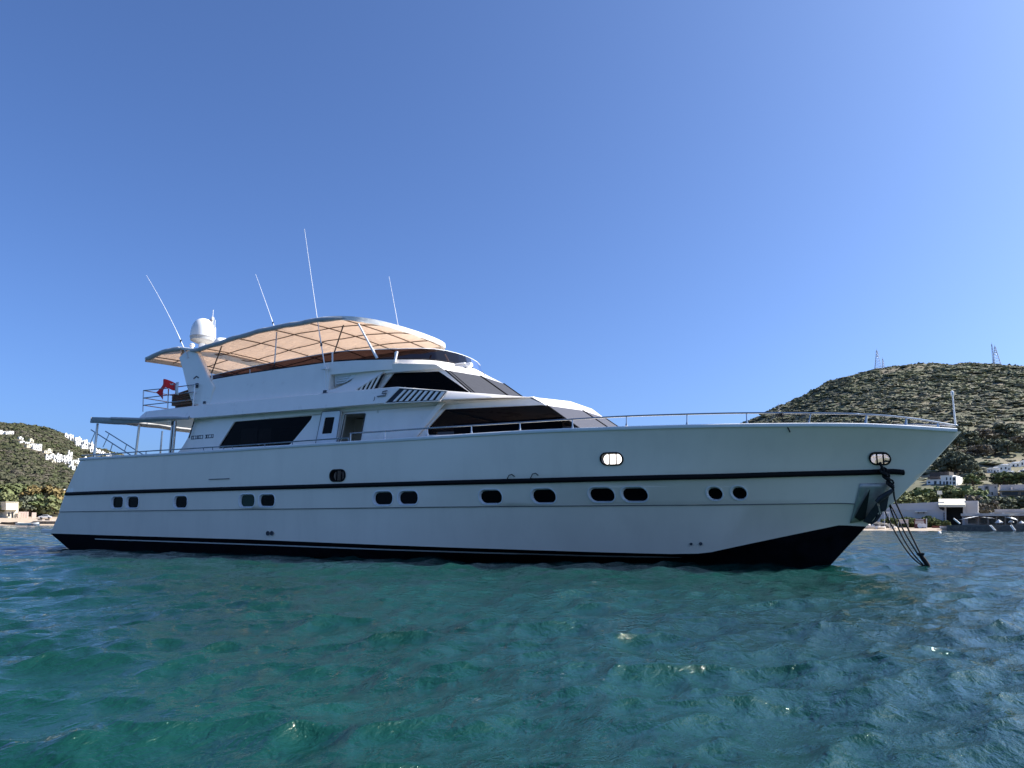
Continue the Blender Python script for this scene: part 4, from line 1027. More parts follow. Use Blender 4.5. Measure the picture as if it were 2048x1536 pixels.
def make_tree(name, kind, seed):
    rg = np.random.default_rng(seed); root = bpy.data.objects.new(name, None); col.objects.link(root)
    tm = MB()
    if kind == 'palm':
        tm.tube([(0,0,-.3),(.05,0,1.5),(0,.1,3.2),(.1,.1,4.6)], [.24,.2,.17,.2], 8)
        fm = MB()
        for i in range(26):
            a = rg.random()*6.28; el = rg.uniform(-.2,1.2); L = rg.uniform(1.7,2.4); up = Vector((math.cos(a)*math.cos(el), math.sin(a)*math.cos(el), math.sin(el)))
            side = Vector((-math.sin(a), math.cos(a), 0)); pts = []
            for k in range(7):
                t = k/6; p = Vector((.1,.1,4.6)) + up*L*t + Vector((0,0,-1))*(.75*L*t*t); w_ = .30*math.sin(math.pi*min(1,t*.9+.08)); pts.append((p, w_))
            for k in range(6):
                (p,w0),(q,w1) = pts[k], pts[k+1]
                for sg in (-1,1):
                    dn = Vector((0,0,-.6*w0)); fm.poly([p, q, q+side*sg*w1*1.3+dn*.7, p+side*sg*w0*.5+dn*.3])
        tm.build('trunk', M['bark'], root); fm.build('crown', LMT['palm'], root, weld=False); return root
    H = {'round':1.0,'tall':1.6,'bush':.7}[kind]
    tm.tube([(0,0,-.6),(.05,.02,.35*H),(0,.05,.9*H)], [.09,.07,.03], 7)
    for i in range(5):
        a = i*1.26+rg.random(); tm.tube([(0.02,.02,.3*H),(.3*math.cos(a),.3*math.sin(a),.65*H),(.5*math.cos(a),.5*math.sin(a),.95*H)], [.045,.03,.012], 5)
    Q_ = []
    ncl = 46
    for i in range(ncl):
        th = rg.random()*6.28; cz = rg.uniform(-.75,1); rr = math.sqrt(1-cz*cz)*rg.uniform(.55,1.0); lob = 1+.22*math.sin(3*th+seed)+.12*math.sin(2*th+5*cz)
        c = np.array([rr*math.cos(th)*lob*.78, rr*math.sin(th)*lob*.78, .78*H + cz*(.52*H)*(1+.15*math.sin(4*th))])
        n = 26; r_ = rg.uniform(.15,.27); pr = bush_proto(rg, n, 1.0, .33)
        Q_.append(pr.reshape(-1,3)*r_*np.array([1,1,1.0])*np.where(rg.random()>.5,1,-1) + c)
    V = np.concatenate(Q_)
    tm.build('trunk', M['bark'], root)
    o = mesh_np('crown', V, np.arange(len(V)).reshape(-1,4), LMT['dark'], smooth=False); o.parent = root
    return root
LMT = dict(dark=leafmat('tree_dark',(.15,.16,.105)), olive=leafmat('tree_olive',(.19,.20,.09)), gold=leafmat('tree_gold',(.24,.18,.075)), green=leafmat('tree_green',(.14,.17,.07)), palm=leafmat('palm_leaf',(.16,.18,.075)), brown=leafmat('tree_brown',(.20,.17,.125)))
PRO = {}
def tree(px, d, h, colr, side, label, group, kind='round', seed=0, wide=1.0):
    key = (kind, colr, seed % 3)
    name = {'palm':'palm_tree','tall':'cypress_tree' if wide < .6 else 'tree','bush':'shrub','round':'tree'}[kind]
    if key not in PRO:
        o = make_tree(name, kind, 10 + seed % 3 + 7*len(PRO))
        for c in o.children:
            if c.name.startswith('crown') and kind != 'palm': c.data.materials[0] = LMT[colr]
        PRO[key] = o; used = o
    else:
        src = PRO[key]; used = src.copy(); used.name = name; col.objects.link(used)
        for c in src.children:
            k = c.copy(); col.objects.link(k); k.parent = used
    if side == 'l': d = LD(d); h *= .78
    if d > 260: px = column(px, proj_px(ground(px, d, side))[1])
    g = ground(px, d, side); base = {'round':1.45,'tall':2.35,'bush':1.05,'palm':5.4}[kind]
    s = h/base; used.location = g; used.rotation_euler = (0,0,rnd.random()*6.28); used.scale = (s*wide*rnd.uniform(.92,1.1), s*wide*rnd.uniform(.92,1.1), s)
    tag(used, label, 'palm' if kind == 'palm' else 'shrub' if kind == 'bush' else 'tree', group)
    return used
g_ = 'trees above the boathouse'
for i, (px, d, h, c, w_) in enumerate([(1774,225,4.6,'green',1.3),(1790,228,5.2,'olive',1.4),(1806,226,5.4,'olive',1.5),(1822,232,6.2,'olive',1.3),(1840,236,6.0,'green',1.3),(1858,238,5.6,'olive',1.3),(1872,240,6.4,'green',1.2),(1890,242,6.0,'olive',1.3),(1906,244,6.2,'green',1.2),(1922,240,6.0,'olive',1.3),(1938,236,6.5,'green',1.2)]):
    tree(px, d, h, c, 'r', 'bushy green tree in the row behind and above the grey boathouse', g_, 'round', i, w_)
g_ = 'dark trees above the two storey house'
for i, (px, d, h, w_) in enumerate([(1893,335,6,1.2),(1903,340,7,1.1),(1914,335,7.5,1.1),(1926,340,7.5,1.0),(1934,332,6,1.1),(1886,346,5,1.2),(1944,325,5,1.2)]):
    tree(px, d, h, 'dark', 'r', 'tall dark tree of the clump behind the white house with dark windows', g_, 'round', i, w_)
g_ = 'trees between the hillside houses'
for i, (px, d, h, c, w_) in enumerate([(1946,292,4,'green',1.4),(1958,300,4,'dark',1.2),(2000,302,4.5,'dark',1.1),(2008,296,4.5,'green',1.1),(2014,306,5,'dark',1.2),(2034,298,4.5,'dark',1.1),(2048,296,4.5,'green',1.2),(2064,296,5,'dark',1.2)]):
    tree(px, d, h, c, 'r', 'leafy tree below the terrace of white houses on the hillside', g_, 'round', i, w_)
g_ = 'brownish trees behind the restaurant'
for i, (px, d, h, c, w_) in enumerate([(1962,222,4.0,'brown',1.2),(1973,226,4.2,'dark',1.2),(1985,226,4.0,'brown',1.2),(1998,230,4.6,'dark',1.1),(2012,232,4.0,'dark',1.2),(2028,236,3.8,'green',1.2),(2044,236,3.8,'dark',1.2),(2060,236,4.0,'dark',1.2),(1951,232,4.6,'brown',1.0)]):
    tree(px, d, h, c, 'r', 'dull brownish tree standing behind the grey restaurant roof', g_, 'round', i, w_)
g_ = 'lone trees on the terraced slope'
for i, (px, d, h, c, w_) in enumerate([(1846,390,7,'dark',1.2),(1893,400,7,'dark',1.3),(1915,420,6,'dark',1.3),(1955,395,7,'brown',1.3),(1990,405,7,'dark',1.3),(2018,400,6,'dark',1.4),(2040,415,7,'brown',1.3),(1940,440,8,'dark',1.4),(1900,455,8,'dark',1.5),(1975,450,8,'brown',1.4),(2010,455,8,'dark',1.4)]):
    tree(px, d, h, c, 'r', 'round dark tree dotted over the dry terraces under the hill', g_, 'round', i, w_)
g_ = 'shrubs along the boathouse wall'
for i, (px, d, h) in enumerate([(1858,190,2.4),(1866,190,1.9),(1873,190,1.5),(1881,190,1.4),(1889,190,1.5),(1818,190,2.2),(1824,190,2.0),(1795,190,1.8),(1782,190,2.1)]):
    tree(px, d, h, 'green', 'r', 'low green shrub at the foot of the boathouse wall', g_, 'bush', i, 1.2)
# left shore
tree(88, 530, 17, 'gold', 'l', 'big golden brown tree with a broad crown by the left shore', None, 'round', 1, 1.15)
tree(72, 516, 12, 'green', 'l', 'dark green tree under the golden tree, beside the pink garden wall', None, 'round', 2, 1.2)
tree(58, 512, 11, 'dark', 'l', 'dark tree standing directly behind the pink garden wall', None, 'round', 0, 1.1)
tree(101, 512, 11, 'olive', 'l', 'yellowish olive tree nearest the stern, behind the parked car', None, 'round', 0, 1.3)
tree(112, 540, 13, 'green', 'l', 'green tree half hidden by the stern of the yacht', None, 'round', 1, 1.1)
tree(4, 500, 13, 'olive', 'l', 'pale olive tree at the left edge beside the cream house', None, 'round', 2, 1.0)
tree(-14, 505, 12, 'olive', 'l', 'olive tree just left of the pale tree by the cream house', None, 'round', 1, 1.2)
g_ = 'palms behind the cream house'
for i, (px, d, h) in enumerate([(5,540,17),(22,545,18),(36,540,16),(47,548,17),(-12,545,17)]):
    tree(px, d, h, 'palm', 'l', 'feathery palm tree rising behind the cream house', g_, 'palm', 0, 1.25)
g_ = 'dense trees at the foot of the left hill'
for i in range(22):
    px = -20 + i*6.6 + rnd.uniform(-2,2); tree(px, 575+rnd.uniform(-15,40), rnd.uniform(8,12), ['dark','green','olive','dark'][i%4], 'l', 'round tree in the dense belt at the foot of the left hill', g_, 'round', i, 1.25)

# ---------------------------------------------------------------- buildings
M['wallw'] = mat('white_render', (.86,.84,.79), .85, var=.06, vscale=.4)
M['wallc'] = mat('cream_render', (.66,.60,.46), .85, var=.08, vscale=.5)
M['wallp'] = mat('pink_render', (.52,.40,.33), .85, var=.08, vscale=.5)
M['wallg'] = mat('grey_render', (.62,.57,.54), .85, var=.06, vscale=.3)
M['wallt'] = mat('tan_render', (.62,.54,.46), .85, var=.08, vscale=.4)
M['roofg'] = mat('grey_roof', (.46,.43,.40), .85, var=.15, vscale=.6)
M['roofd'] = mat('dark_roof', (.085,.07,.06), .8, var=.2, vscale=.8)
M['roofc'] = mat('cream_fascia', (.74,.68,.52), .7, var=.04)
M['win'] = mat('dark_window', (.02,.022,.028), .15)
M['sand'] = mat('sand', (.42,.33,.24), .95, var=.12, vscale=.6)
M['stone'] = mat('dark_stone', (.13,.115,.10), .9, var=.4, vscale=2)
M['rust'] = mat('rust_red', (.19,.06,.045), .7, var=.2, vscale=2)
M['carw'] = mat('car_paint', (.6,.6,.6), .25, coat=.6); M['tyre'] = mat('tyre', (.015,.015,.015), .8)
M['blue'] = mat('blue_paint', (.05,.12,.22), .4)
class Fac:
    """an upright plane at a column of the photo, distance d, turned by yaw; pt() gives its points"""
    def __init__(s, pxc, d, yaw=0, py=None):
        if py is not None: pxc = column(pxc, py)
        v = ray(pxc, HZ(pxc)); n = Vector((v.x, v.y, 0)).normalized(); s.n = Matrix.Rotation(yaw, 3, 'Z') @ n
        s.o = Q(pxc, HZ(pxc), d); s.r = s.n.cross(_z)
    def pt(s, px, py, off=0):
        v = ray(px, py); o = s.o + s.n*off; return CAM + v*((o-CAM).dot(s.n)/v.dot(s.n))
    def rect(s, mb, a, b, c, d, off, depth, mi=0, down=0):
        """columns a..b, rows c (top)..d (bottom), from off to off+depth"""
        tl, tr, br, bl = s.pt(a,c,off), s.pt(b,c,off), s.pt(b,d,off), s.pt(a,d,off)
        zt = (tl.z+tr.z)/2; zb = (bl.z+br.z)/2 - down
        x0, x1 = tl, tr
        mb.slab([(bl.x,bl.y,zb),(br.x,br.y,zb),(tr.x,tr.y,zt),(tl.x,tl.y,zt)], s.n*depth, mi)
def base_empty(name, f, label, cat, group=None):
    g = f.o; return empty(name, (0,0,0), label, cat, group)
def building(name, pxc, d, yaw, label, cat='house', group=None, py=None):
    f = Fac(pxc, d, yaw, py); e = base_empty(name, f, label, cat, group); return f, e
def part(f, e, name, mt, rects, bevel=0):
    mb = MB()
    for r_ in rects: f.rect(mb, *r_)
    return mb.build(name, mt, e, bevel=bevel)
def win(f, w_, px0, px1, y0, y1, name='window'):
    part(f, w_, name, M['win'], [(px0,px1,y0,y1,-.06,.12)])
# the boathouse on the beach
f, e = building('boathouse', 1830, 194, R(-4), 'long grey boathouse on the beach with a black doorway under a cream fascia', 'boathouse')
mb = MB(); pts = [f.pt(1742,1054), f.pt(1889,1054), f.pt(1889,1003.5), f.pt(1742,1010)]; pts[0].z = pts[1].z = .6
mb.slab(pts, f.n*14); wl1 = mb.build('wall', M['wallg'], e)
part(f, wl1, 'string_course', M['wallg'], [(1742,1889,1019.6,1020.8,-.12,.12)])
part(f, e, 'side_wall', M['wallg'], [(1930,1956,1001.5,1054,.5,10)])
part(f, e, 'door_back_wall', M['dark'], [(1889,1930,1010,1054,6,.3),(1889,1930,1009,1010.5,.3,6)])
mb = MB(); a_ = [f.pt(1877,1009.5,-1.6), f.pt(1930.5,1009.5,-1.6), f.pt(1930.5,997.5,3.2), f.pt(1877,997.5,3.2)]; mb.slab(a_, (0,0,-.5)); mb.build('fascia', M['roofc'], e)
part(f, e, 'door_pillar', M['wallg'], [(1889.5,1892.5,1010,1053,-.3,.5),(1926,1930.5,1010,1053,-.3,.5)])
mb = MB()
for i in range(7): f.rect(mb, 1887+.2*i, 1889.4, 1026+i*3.4, 1027.6+i*3.4, -.35, .35)
mb.build('wall_step', M['roofd'], e)
wl_ = part(f, e, 'wall_lamp', M['wallw'], [(1829.5,1853.5,1022,1023.6,-.8,.8)])
part(f, wl_, 'lamp_bracket', M['galv'], [(1835,1838,1023.6,1027,-.5,.45),(1846,1849,1023.6,1027,-.5,.45)])
mb = MB(); mb.tube([f.pt(1879.5,1011,-.3), f.pt(1882,1016,-.4), f.pt(1888,1018.5,-.3)], .32, 6); mb.build('roof_hook', M['dark'], e)
# red kiosk
f, e = building('beach_kiosk', 1840, 181, 0, 'small rust red beach kiosk with a white sign bar and white corner post', 'kiosk')
part(f, e, 'wall', M['rust'], [(1828.5,1851,1037.5,1056,0,2.2,0,.5)]); part(f, e, 'sign_bar', M['wallw'], [(1831,1847,1039,1040.4,-.1,.1)]); part(f, e, 'window', M['wallt'], [(1830,1848,1042,1048,-.05,.06)])
part(f, e, 'corner_post', M['wallw'], [(1852,1854,1037,1056.5,-.2,.3,0,.4)])
mb = MB(); mb.lathe([(.5,0),(.5,.06),(.001,.06)], f.pt(1840,1051.3,-.03), 14, axis=-f.n); mb.lathe([(.45,0),(.45,.06),(.001,.06)], f.pt(1848,1051,-.03), 14, axis=-f.n); mb.build('life_ring', M['wallw'], e)
# white beach shelter, low walls
f, e = building('beach_shelter', 1806, 184, 0, 'low grey beach shelter with a pale roof left of the red kiosk', 'shelter')
part(f, e, 'roof', M['wallw'], [(1795,1817,1038.6,1040,-.3,3)]); part(f, e, 'wall', M['wallg'], [(1797,1816,1040,1047,0,2.4)])
part(f, e, 'shelter_post', M['wallw'], [(1796,1797,1040,1056,0,.2,0,.4)]); part(f, e, 'shelter_post', M['wallw'], [(1815.5,1816.5,1040,1056,0,.2,0,.4)])
mb = MB(); f = Fac(1877, 183); f.rect(mb, 1864, 1897, 1051.5, 1057, 0, .5, 0, .5); tag(mb.build('garden_wall', M['rust']), 'low reddish brown wall in front of the shrubs beside the boathouse door', 'wall')
f, e = building('beach_gazebo', 1775, 180, 0, 'white square beach gazebo under the bow, left of the mooring ropes', 'gazebo')
part(f, e, 'roof', M['wallw'], [(1768,1779.5,1023.5,1026.5,-.2,2.5)])
for a in (1768.5,1778.6): part(f, e, 'gazebo_post', M['wallw'], [(a,a+.9,1026.5,1056,0,.15,0,.4)])
# pier and restaurant
mb = MB(); f = Fac(1980, 173, 0)
tl, tr = f.pt(1893,1053.5), f.pt(2130,1053.5); zt = 1.15
mb.slab([(tl.x,tl.y,-.6),(tr.x,tr.y,-.6),(tr.x,tr.y,zt),(tl.x,tl.y,zt)], f.n*14); tag(mb.build('pier', M['stone']), 'dark stone quay carrying the beach restaurant', 'quay')
f, e = building('beach_restaurant', 1985, 179, 0, 'open beach restaurant with a flat grey roof, dark inside, standing on the quay', 'restaurant')
rf = part(f, e, 'roof', M['roofg'], [(1921.5,2140,1026.5,1031.8,-1.5,10)]); part(f, rf, 'roof_edge', M['wallw'], [(1951,1959,1025.6,1026.8,-1.6,1),(1979,1988,1025.6,1026.8,-1.6,1),(2004,2009,1025.6,1026.8,-1.6,1)])
part(f, e, 'back_wall', M['wallt'], [(1924,2140,1031.8,1056,7,.3)])
part(f, e, 'side_panel', M['wallg'], [(1926,1930,1031.8,1056,0,.3)])
for a in (1933.5,1956,1975.5,1992,2010,2035,2060): part(f, e, 'post', M['wallt'], [(a,a+1.3,1031.8,1056,-.5,.2)])
for a, b in ((1936,1952),(1962,1974),(1979,1989),(1995,2008),(2013,2033)):
    part(f, e, 'window', M['win'], [(a,b,1036+rnd.uniform(-1,1),1047,3+rnd.uniform(0,2),.15)])
mb = MB()
for i in range(40):
    a = 1928+i*3.2; f.rect(mb, a, a+.45, 1050.5, 1056, -3.2, .08)
f.rect(mb, 1927, 2056, 1050.3, 1051, -3.25, .1); tag(mb.build('quay_railing', M['galv']), 'light metal railing along the front of the restaurant quay', 'railing')
def chair_set(px, k):
    f = Fac(px, 176.5, rnd.uniform(-.4,.4)); mb = MB(); f.rect(mb, px-1.6, px+1.6, 1050.6, 1051.3, 0, .9); f.rect(mb, px-.2, px+.2, 1051.3, 1055, .4, .1)
    f.rect(mb, px-3.4, px-2.4, 1049.6, 1053, .2, .1); f.rect(mb, px-3.4, px-2.4, 1052.2, 1052.8, .2, .6); f.rect(mb, px+2.4, px+3.4, 1049.6, 1053, .2, .1); f.rect(mb, px+2.4, px+3.4, 1052.2, 1052.8, .2, .6)
    tag(mb.build('dining_table', [M['wallt'], M['wallw']][k % 2]), 'restaurant table with its chairs behind the quay railing', 'table', 'restaurant tables on the quay')
for k, px in enumerate((1942,1951,1963,1973,1996,2008,2017,2036,2045)): chair_set(px, k)
def parasol(px, py, w_, label):
    f = Fac(px, 176, 0); c = f.pt(px, py); e = empty('parasol', (c.x, c.y, zt), label, 'parasol', 'white parasols on the quay')
    mb = MB(); r_ = w_/FPX*176; c0 = Vector((0,0,c.z-zt))
    mb.lathe([(r_,-.30*r_),(r_*.9,-.12*r_),(.1,.55*r_),(.001,.6*r_)], c0, 8); mb.build('shade', M['whitefab'], e, ang=20)
    mb = MB(); mb.tube([(0,0,0), c0+Vector((0,0,.3))], .05, 6); mb.build('pole', M['wallt'], e)
parasol(1998,1043.5,6.0,'larger white parasol open on the restaurant quay'); parasol(2022,1043,4.2,'smaller white parasol open on the restaurant quay'); parasol(2043,1045,4.5,'pale parasol at the right end of the restaurant quay')
def sail(pts, label):
    f = Fac(1985, 174.5); mb = MB(); v = [f.pt(*p[:2], p[2]) for p in pts]; rows = []
    a, b = v[0], v[1]; c = v[2]
    for i in range(9):
        t = i/8; rows.append([a.lerp(b, t), a.lerp(b, t).lerp(c, .5) + Vector((0,0,-.1*math.sin(math.pi*t))), c + Vector((0,0,0))])
    mb.grid(rows); tag(mb.build('shade_sail', M['whitefab'], solid=.03), label, 'shade sail', 'white shade sails before the restaurant')
sail([(1918,1039.6,0),(1958,1032.6,0),(1944,1033.5,3)], 'white shade sail rising to the right at the left end of the restaurant')
sail([(1961,1034,0),(1990,1037.2,0),(1972,1034.6,3)], 'white shade sail sloping gently down in the middle of the restaurant front')
sail([(2000,1032.4,0),(2039,1026.2,0),(2024,1029.5,3)], 'white shade sail rising towards the roof at the right of the restaurant')
sail([(2008,1033.4,0),(2036,1041,0),(2028,1035,3)], 'white shade sail sloping steeply down at the right of the restaurant')
for (a, b, lab) in (((1979,1050.5),(1988.5,1061),'white bathing ladder leaning into the water below the large parasol'), ((2020,1050.5),(2028,1061),'white bathing ladder leaning into the water at the right end of the quay'), ((1907,1037),(1920,1047.5),'white leaning boom beside the boathouse doorway')):
    f = Fac(a[0], 172); mb = MB(); u, v = f.pt(*a), f.pt(*b); s_ = Vector((.25,.1,0))
    if 'ladder' in lab:
        mb.tube([u, v], .09, 6); mb.tube([u+s_, v+s_], .09, 6)
        for t in (.15,.35,.55,.75,.95): mb.tube([u.lerp(v,t), u.lerp(v,t)+s_], .05, 5)
        tag(mb.build('bathing_ladder', M['wallw']), lab, 'ladder')
    else: mb.tube([u, u.lerp(v,.5), v], [.14,.16,.16], 8); tag(mb.build('boom', M['wallw']), lab, 'boom')
# sand strip
mb = MB(); mb.grid([[ground(px, d, 'r') + Vector((0,0,.10)) for px in range(1700, 1905, 12)] for d in (172.6,174.5,177,180,184,188)], flip=True); tag(mb.build('beach', M['sand'], ang=180), kind='structure')
mb = MB(); mb.grid([[ground(px, d, 'l') + Vector((0,0,.10)) for px in range(-260, 140, 12)] for d in (349.5,352,355,360,366,374,384)], flip=True); tag(mb.build('beach', M['sand'], ang=180), kind='structure')
def boat(px, d, L, side, label, mt, group=None, rz=None, zz=None):
    if side == 'l': d = LD(d); L *= .78
    g = ground(px, d, side); z = g.z + .1 if zz is None else zz
    e = empty('rowing_boat', (g.x, g.y, z), label, 'boat', group, rz=rnd.uniform(-.4,.4) + math.atan2(_r.y,_r.x) if rz is None else rz)
    mb = MB(); rows = []
    for i in range(13):
        t = i/12; x = (t-.5)*L; b = .19*L*math.sin(math.pi*min(1,.18+t*.82))**.7 if t < 1 else .01; s = .06*L*(t-.4)**2*2
        rows.append([(x,-b,.13*L+s),(x,-b*.85,.05*L+s),(x,-b*.3,0),(x,b*.3,0),(x,b*.85,.05*L+s),(x,b,.13*L+s),(x,b*.88,.125*L+s),(x,b*.7,.05*L+s),(x,0,.03*L),(x,-b*.7,.05*L+s),(x,-b*.88,.125*L+s),(x,-b,.13*L+s)])
    mb.grid(rows); mb.poly(rows[0][:6]); mb.build('boat_hull', mt, e, ang=50)
    for t in (.3,.55,.75):
        mb = MB(); mb.box(((t-.5)*L,0,.095*L), (.07*L,.3*L,.02*L)); mb.build('thwart', M['teak'], e)
boat(1904,176.5,4.2,'r','white rowing boat drawn up by the boathouse doorway',M['wallw'])
boat(1744,178,3.4,'r','white dinghy on the sand just right of the stem',M['wallw'],'dinghies on the sand',.4); boat(1762,177,3.0,'r','small white dinghy on the sand left of the gazebo',M['wallw'],'dinghies on the sand',1.0); boat(1788,177,2.8,'r','small white dinghy on the sand between the mooring ropes and the kiosk',M['wallw'],'dinghies on the sand',1.4)
for i, (px, d, s) in enumerate([(1735,181,1.0),(1742,183,1.3),(1750,183,1.1),(1757,182,1.4),(1766,183,1.0),(1777,183,.9)]):
    g = ground(px, d, 'r'); rr_ = random.Random(i); bm = bmesh.new(); bmesh.ops.create_icosphere(bm, subdivisions=2, radius=s)
    for v in bm.verts: v.co = Vector((v.co.x*1.4, v.co.y, v.co.z*.8))*(1+rr_.uniform(-.18,.18))
    me = bpy.data.meshes.new('rock'); bm.to_mesh(me); bm.free(); me.materials.append(M['stone'] if i % 2 else M['wallt']); o = bpy.data.objects.new('rock', me); col.objects.link(o); o.location = g + Vector((0,0,.3)); tag(o, 'rough shore rock on the sand below the bow', 'rock', 'rocks on the sand')
# buoy
q = Q(1879, 1064, 120); mb = MB(); mb.lathe([(.05,-.2),(.22,-.05),(.24,.05),(.12,.18),(.03,.22)], (q.x,q.y,.03), 14); tag(mb.build('buoy', M['wallw']), 'small white mooring buoy floating off the beach', 'buoy')
# lamp post
g = ground(1886, 205, 'r'); tp = Fac(1886,205).pt(1886,985); e = empty('floodlight_post', (g.x,g.y,g.z), 'tall thin post with a square pale floodlight above the boathouse fascia', 'lamp post')
mb = MB(); mb.tube([(0,0,0),(0,0,tp.z-g.z)], .07, 6); mb.build('pole', M['galv'], e); mb = MB(); mb.box((0,0,tp.z-g.z), (1.0,.35,.85), rz=math.atan2(_r.y,_r.x)); mb.build('floodlight', M['roofc'], e)
# two storey white house
dw = find_d(1882,972,'r'); HOUSES.append((1848,1915,dw,20,'r')); f, e = building('white_house', 1882, dw, R(-14), 'white two storey house with a row of tall dark windows among trees', 'house', py=972)
w1 = part(f, e, 'wall', M['wallw'], [(1853,1881,960,974,0,9,0,3),(1881,1905,951.5,974,0,9,0,3),(1905,1912,952.5,974,.4,8,0,3)])
part(f, e, 'roof', M['roofd'], [(1856,1880,953,957.5,2.5,5),(1859,1898,944,950,9.5,6,0,4)]); part(f, w1, 'parapet', M['wallw'], [(1852.5,1881,959,960,-.2,9.4),(1880.6,1905.6,950.6,951.5,-.2,9.4)])
for a, b, c, d in ((1856,1860.5,963,966.5),(1868,1873,962,969),(1879,1882,962,969),(1886.5,1889.5,963,969),(1892,1896.5,962.5,969),(1892,1894.5,954.5,960.5),(1899.5,1902,955,960.5),(1899.5,1902,963,968.5),(1906,1910.5,954.5,961),(1906,1910,963.5,968.5)):
    win(f, w1, a, b, c, d)
# block house and dark roofed building
dw = find_d(1978,997,'r'); HOUSES.append((1958,1998,dw,14,'r')); f, e = building('block_house', 1978, dw, R(16), 'tall plain beige block house with two small windows and a lower annex', 'house', py=997)
w1 = part(f, e, 'wall', M['wallt'], [(1978,1995,969.5,996,0,8,0,3)]); win(f, w1, 1983,1986,984,990); win(f, w1, 1989.5,1991.5,973,976)
w2 = part(f, e, 'annex', M['wallt'], [(1968,1978,970.5,981,.8,6,0,.0),(1961,1978,981,998,.5,7,0,3)]); win(f, w2, 1970.5,1976,973,978); part(f, e, 'roof', M['roofg'], [(1977.6,1995.4,968.7,969.5,-.3,8.6)])
dw = find_d(2030,996,'r'); HOUSES.append((1998,2080,dw,14,'r')); f, e = building('long_house', 2030, dw, R(5), 'long low house with a grey roof and a dark shaded veranda at the right edge', 'house', py=996)
part(f, e, 'roof', M['roofg'], [(2001,2075,969,979,3,6),(2000,2078,979,981,-.8,9)]); w1 = part(f, e, 'wall', M['wallt'], [(2002,2075,981,996,1.5,6,0,3)]); win(f, w1, 2004,2036,984,990); win(f, w1, 2042,2060,984,990); part(f, e, 'chimney', M['wallt'], [(2022,2025,974.5,979,1.5,1)])
f, e = building('storage_shed', 2025, 206, 0, 'low shed with a broad pale grey roof just behind the restaurant', 'shed')
part(f, e, 'roof', M['roofg'], [(1989,2120,1018,1026,2,8),(1986,2122,1024.5,1025.6,-.3,3)]); part(f, e, 'wall', M['wallt'], [(1991,2118,1025.6,1056,.5,8)])
# terrace of white houses, upper right
g_ = 'white houses terraced on the right hillside'
for i, (a, b, c, d, dd, yw, wins) in enumerate([(1974,1988,937,946,330,12,[(1977,1979,940,943),(1983,1985,940,943)]),(1984,2000,935,948,336,8,[(1988,1991,941,945),(1995,1997,940,943)]),(1997,2022,929.5,944,342,14,[(2001,2004,935,939),(2010,2013,934,938),(2017,2019,936,940)]),(2019,2042,925,938,348,10,[(2025,2029,929,934),(2034,2037,928,932)]),(2039,2062,921.5,937,352,8,[(2043,2046,925,930),(2050,2054,925,930)]),(2015,2032,943,955,322,16,[(2019,2022,947,951),(2027,2029,946,950)]),(2040,2064,939,952,330,6,[(2041,2050,941,945)])]):
    dd = find_d((a+b)/2, d+1, 'r'); HOUSES.append((a,b,dd,9,'r')); f, e = building('hillside_house', (a+b)/2, dd, R(yw), ['lowest, leftmost white cube house of the terraced row on the right hillside','second white house from the left in the terraced row, with stepped top','broad white house in the middle of the terraced row on the right hillside','white house near the top of the terraced row, left of the topmost','topmost white house of the terraced row at the right edge','small white house standing in front of the terraced row among trees','white house with a dark shaded opening below the topmost one at the right edge'][i], 'house', g_, d)
    w1 = part(f, e, 'wall', M['wallw'], [(a,b,c+1.2,d,0,7,0,4),(a+(b-a)*.3,b-(b-a)*.2,c-1.5,c+1.2,1.5,4)]); part(f, w1, 'parapet', M['wallw'], [(a-.4,b+.4,c+.6,c+1.6,-.2,7.4)])
    for q in wins: win(f, w1, *q)
# terrace walls on the slope
for i, (a, b, y0, y1, d) in enumerate([(1840,1900,914,906,410),(1846,1890,926,918,390),(1905,1960,925,922,385),(1960,2040,913,908,415)]):
    mb = MB(); rows = []
    for k in range(13):
        t = k/12; g = ground(a+(b-a)*t, d + (y0-y1)*t, 'r'); rows.append([g+Vector((0,0,-.5)), g+Vector((0,0,1.3+.2*math.sin(k))), g+Vector((.4,.5,1.3+.2*math.sin(k))), g+Vector((.4,.5,-.5))])
    mb.grid(rows); tag(mb.build('terrace_wall', M['wallt'], ang=30), 'dry stone terrace wall crossing the bare slope below the hill', 'wall', 'terrace walls on the slope')
# pylons on the ridge
def pylon(px, pybase, pytop, d, w0, label, arms=True):
    f = Fac(px, d, 0, pybase); px = column(px, pybase); g = ground(px, d, 'r'); t_ = g.z + (pybase-pytop)/FPX*d*.94; b_ = g.z - 2; H = t_ - b_
    e = empty('pylon', (g.x, g.y, b_), label, 'pylon', 'pylons on the ridge'); mb = MB(); cs = ((-1,-1),(1,-1),(1,1),(-1,1)); hw = lambda z: w0*(1-z/H)*.5 + .25
    for cx, cy in cs: mb.tube([(cx*hw(0),cy*hw(0),0),(cx*hw(H),cy*hw(H),H)], .13, 4)
    n = 8
    for k in range(n):
        z0, z1 = H*k/n, H*(k+1)/n
        for (ax, ay), (bx, by) in zip(cs, cs[1:]+cs[:1]):
            mb.tube([(ax*hw(z0),ay*hw(z0),z0),(bx*hw(z1),by*hw(z1),z1)], .07, 4); mb.tube([(ax*hw(z1),ay*hw(z1),z1),(bx*hw(z1),by*hw(z1),z1)], .06, 4)
    mb.build('lattice', M['galv'], e, weld=False)
    mb = MB(); mb.tube([(0,0,H-.2),(0,0,H+1.5)], .08, 4); mb.build('tip', M['galv'], e)
    if arms:
        for q in (.72,.82,.92):
            mb = MB(); mb.box((0,0,H*q), (2.4,.3,.5), rz=math.atan2(_r.y,_r.x)); mb.build('antenna_panel', M['wallt'], e)
pylon(1757.5,746,707,770,6.5,'broad lattice mast with panels on the left shoulder of the hill')
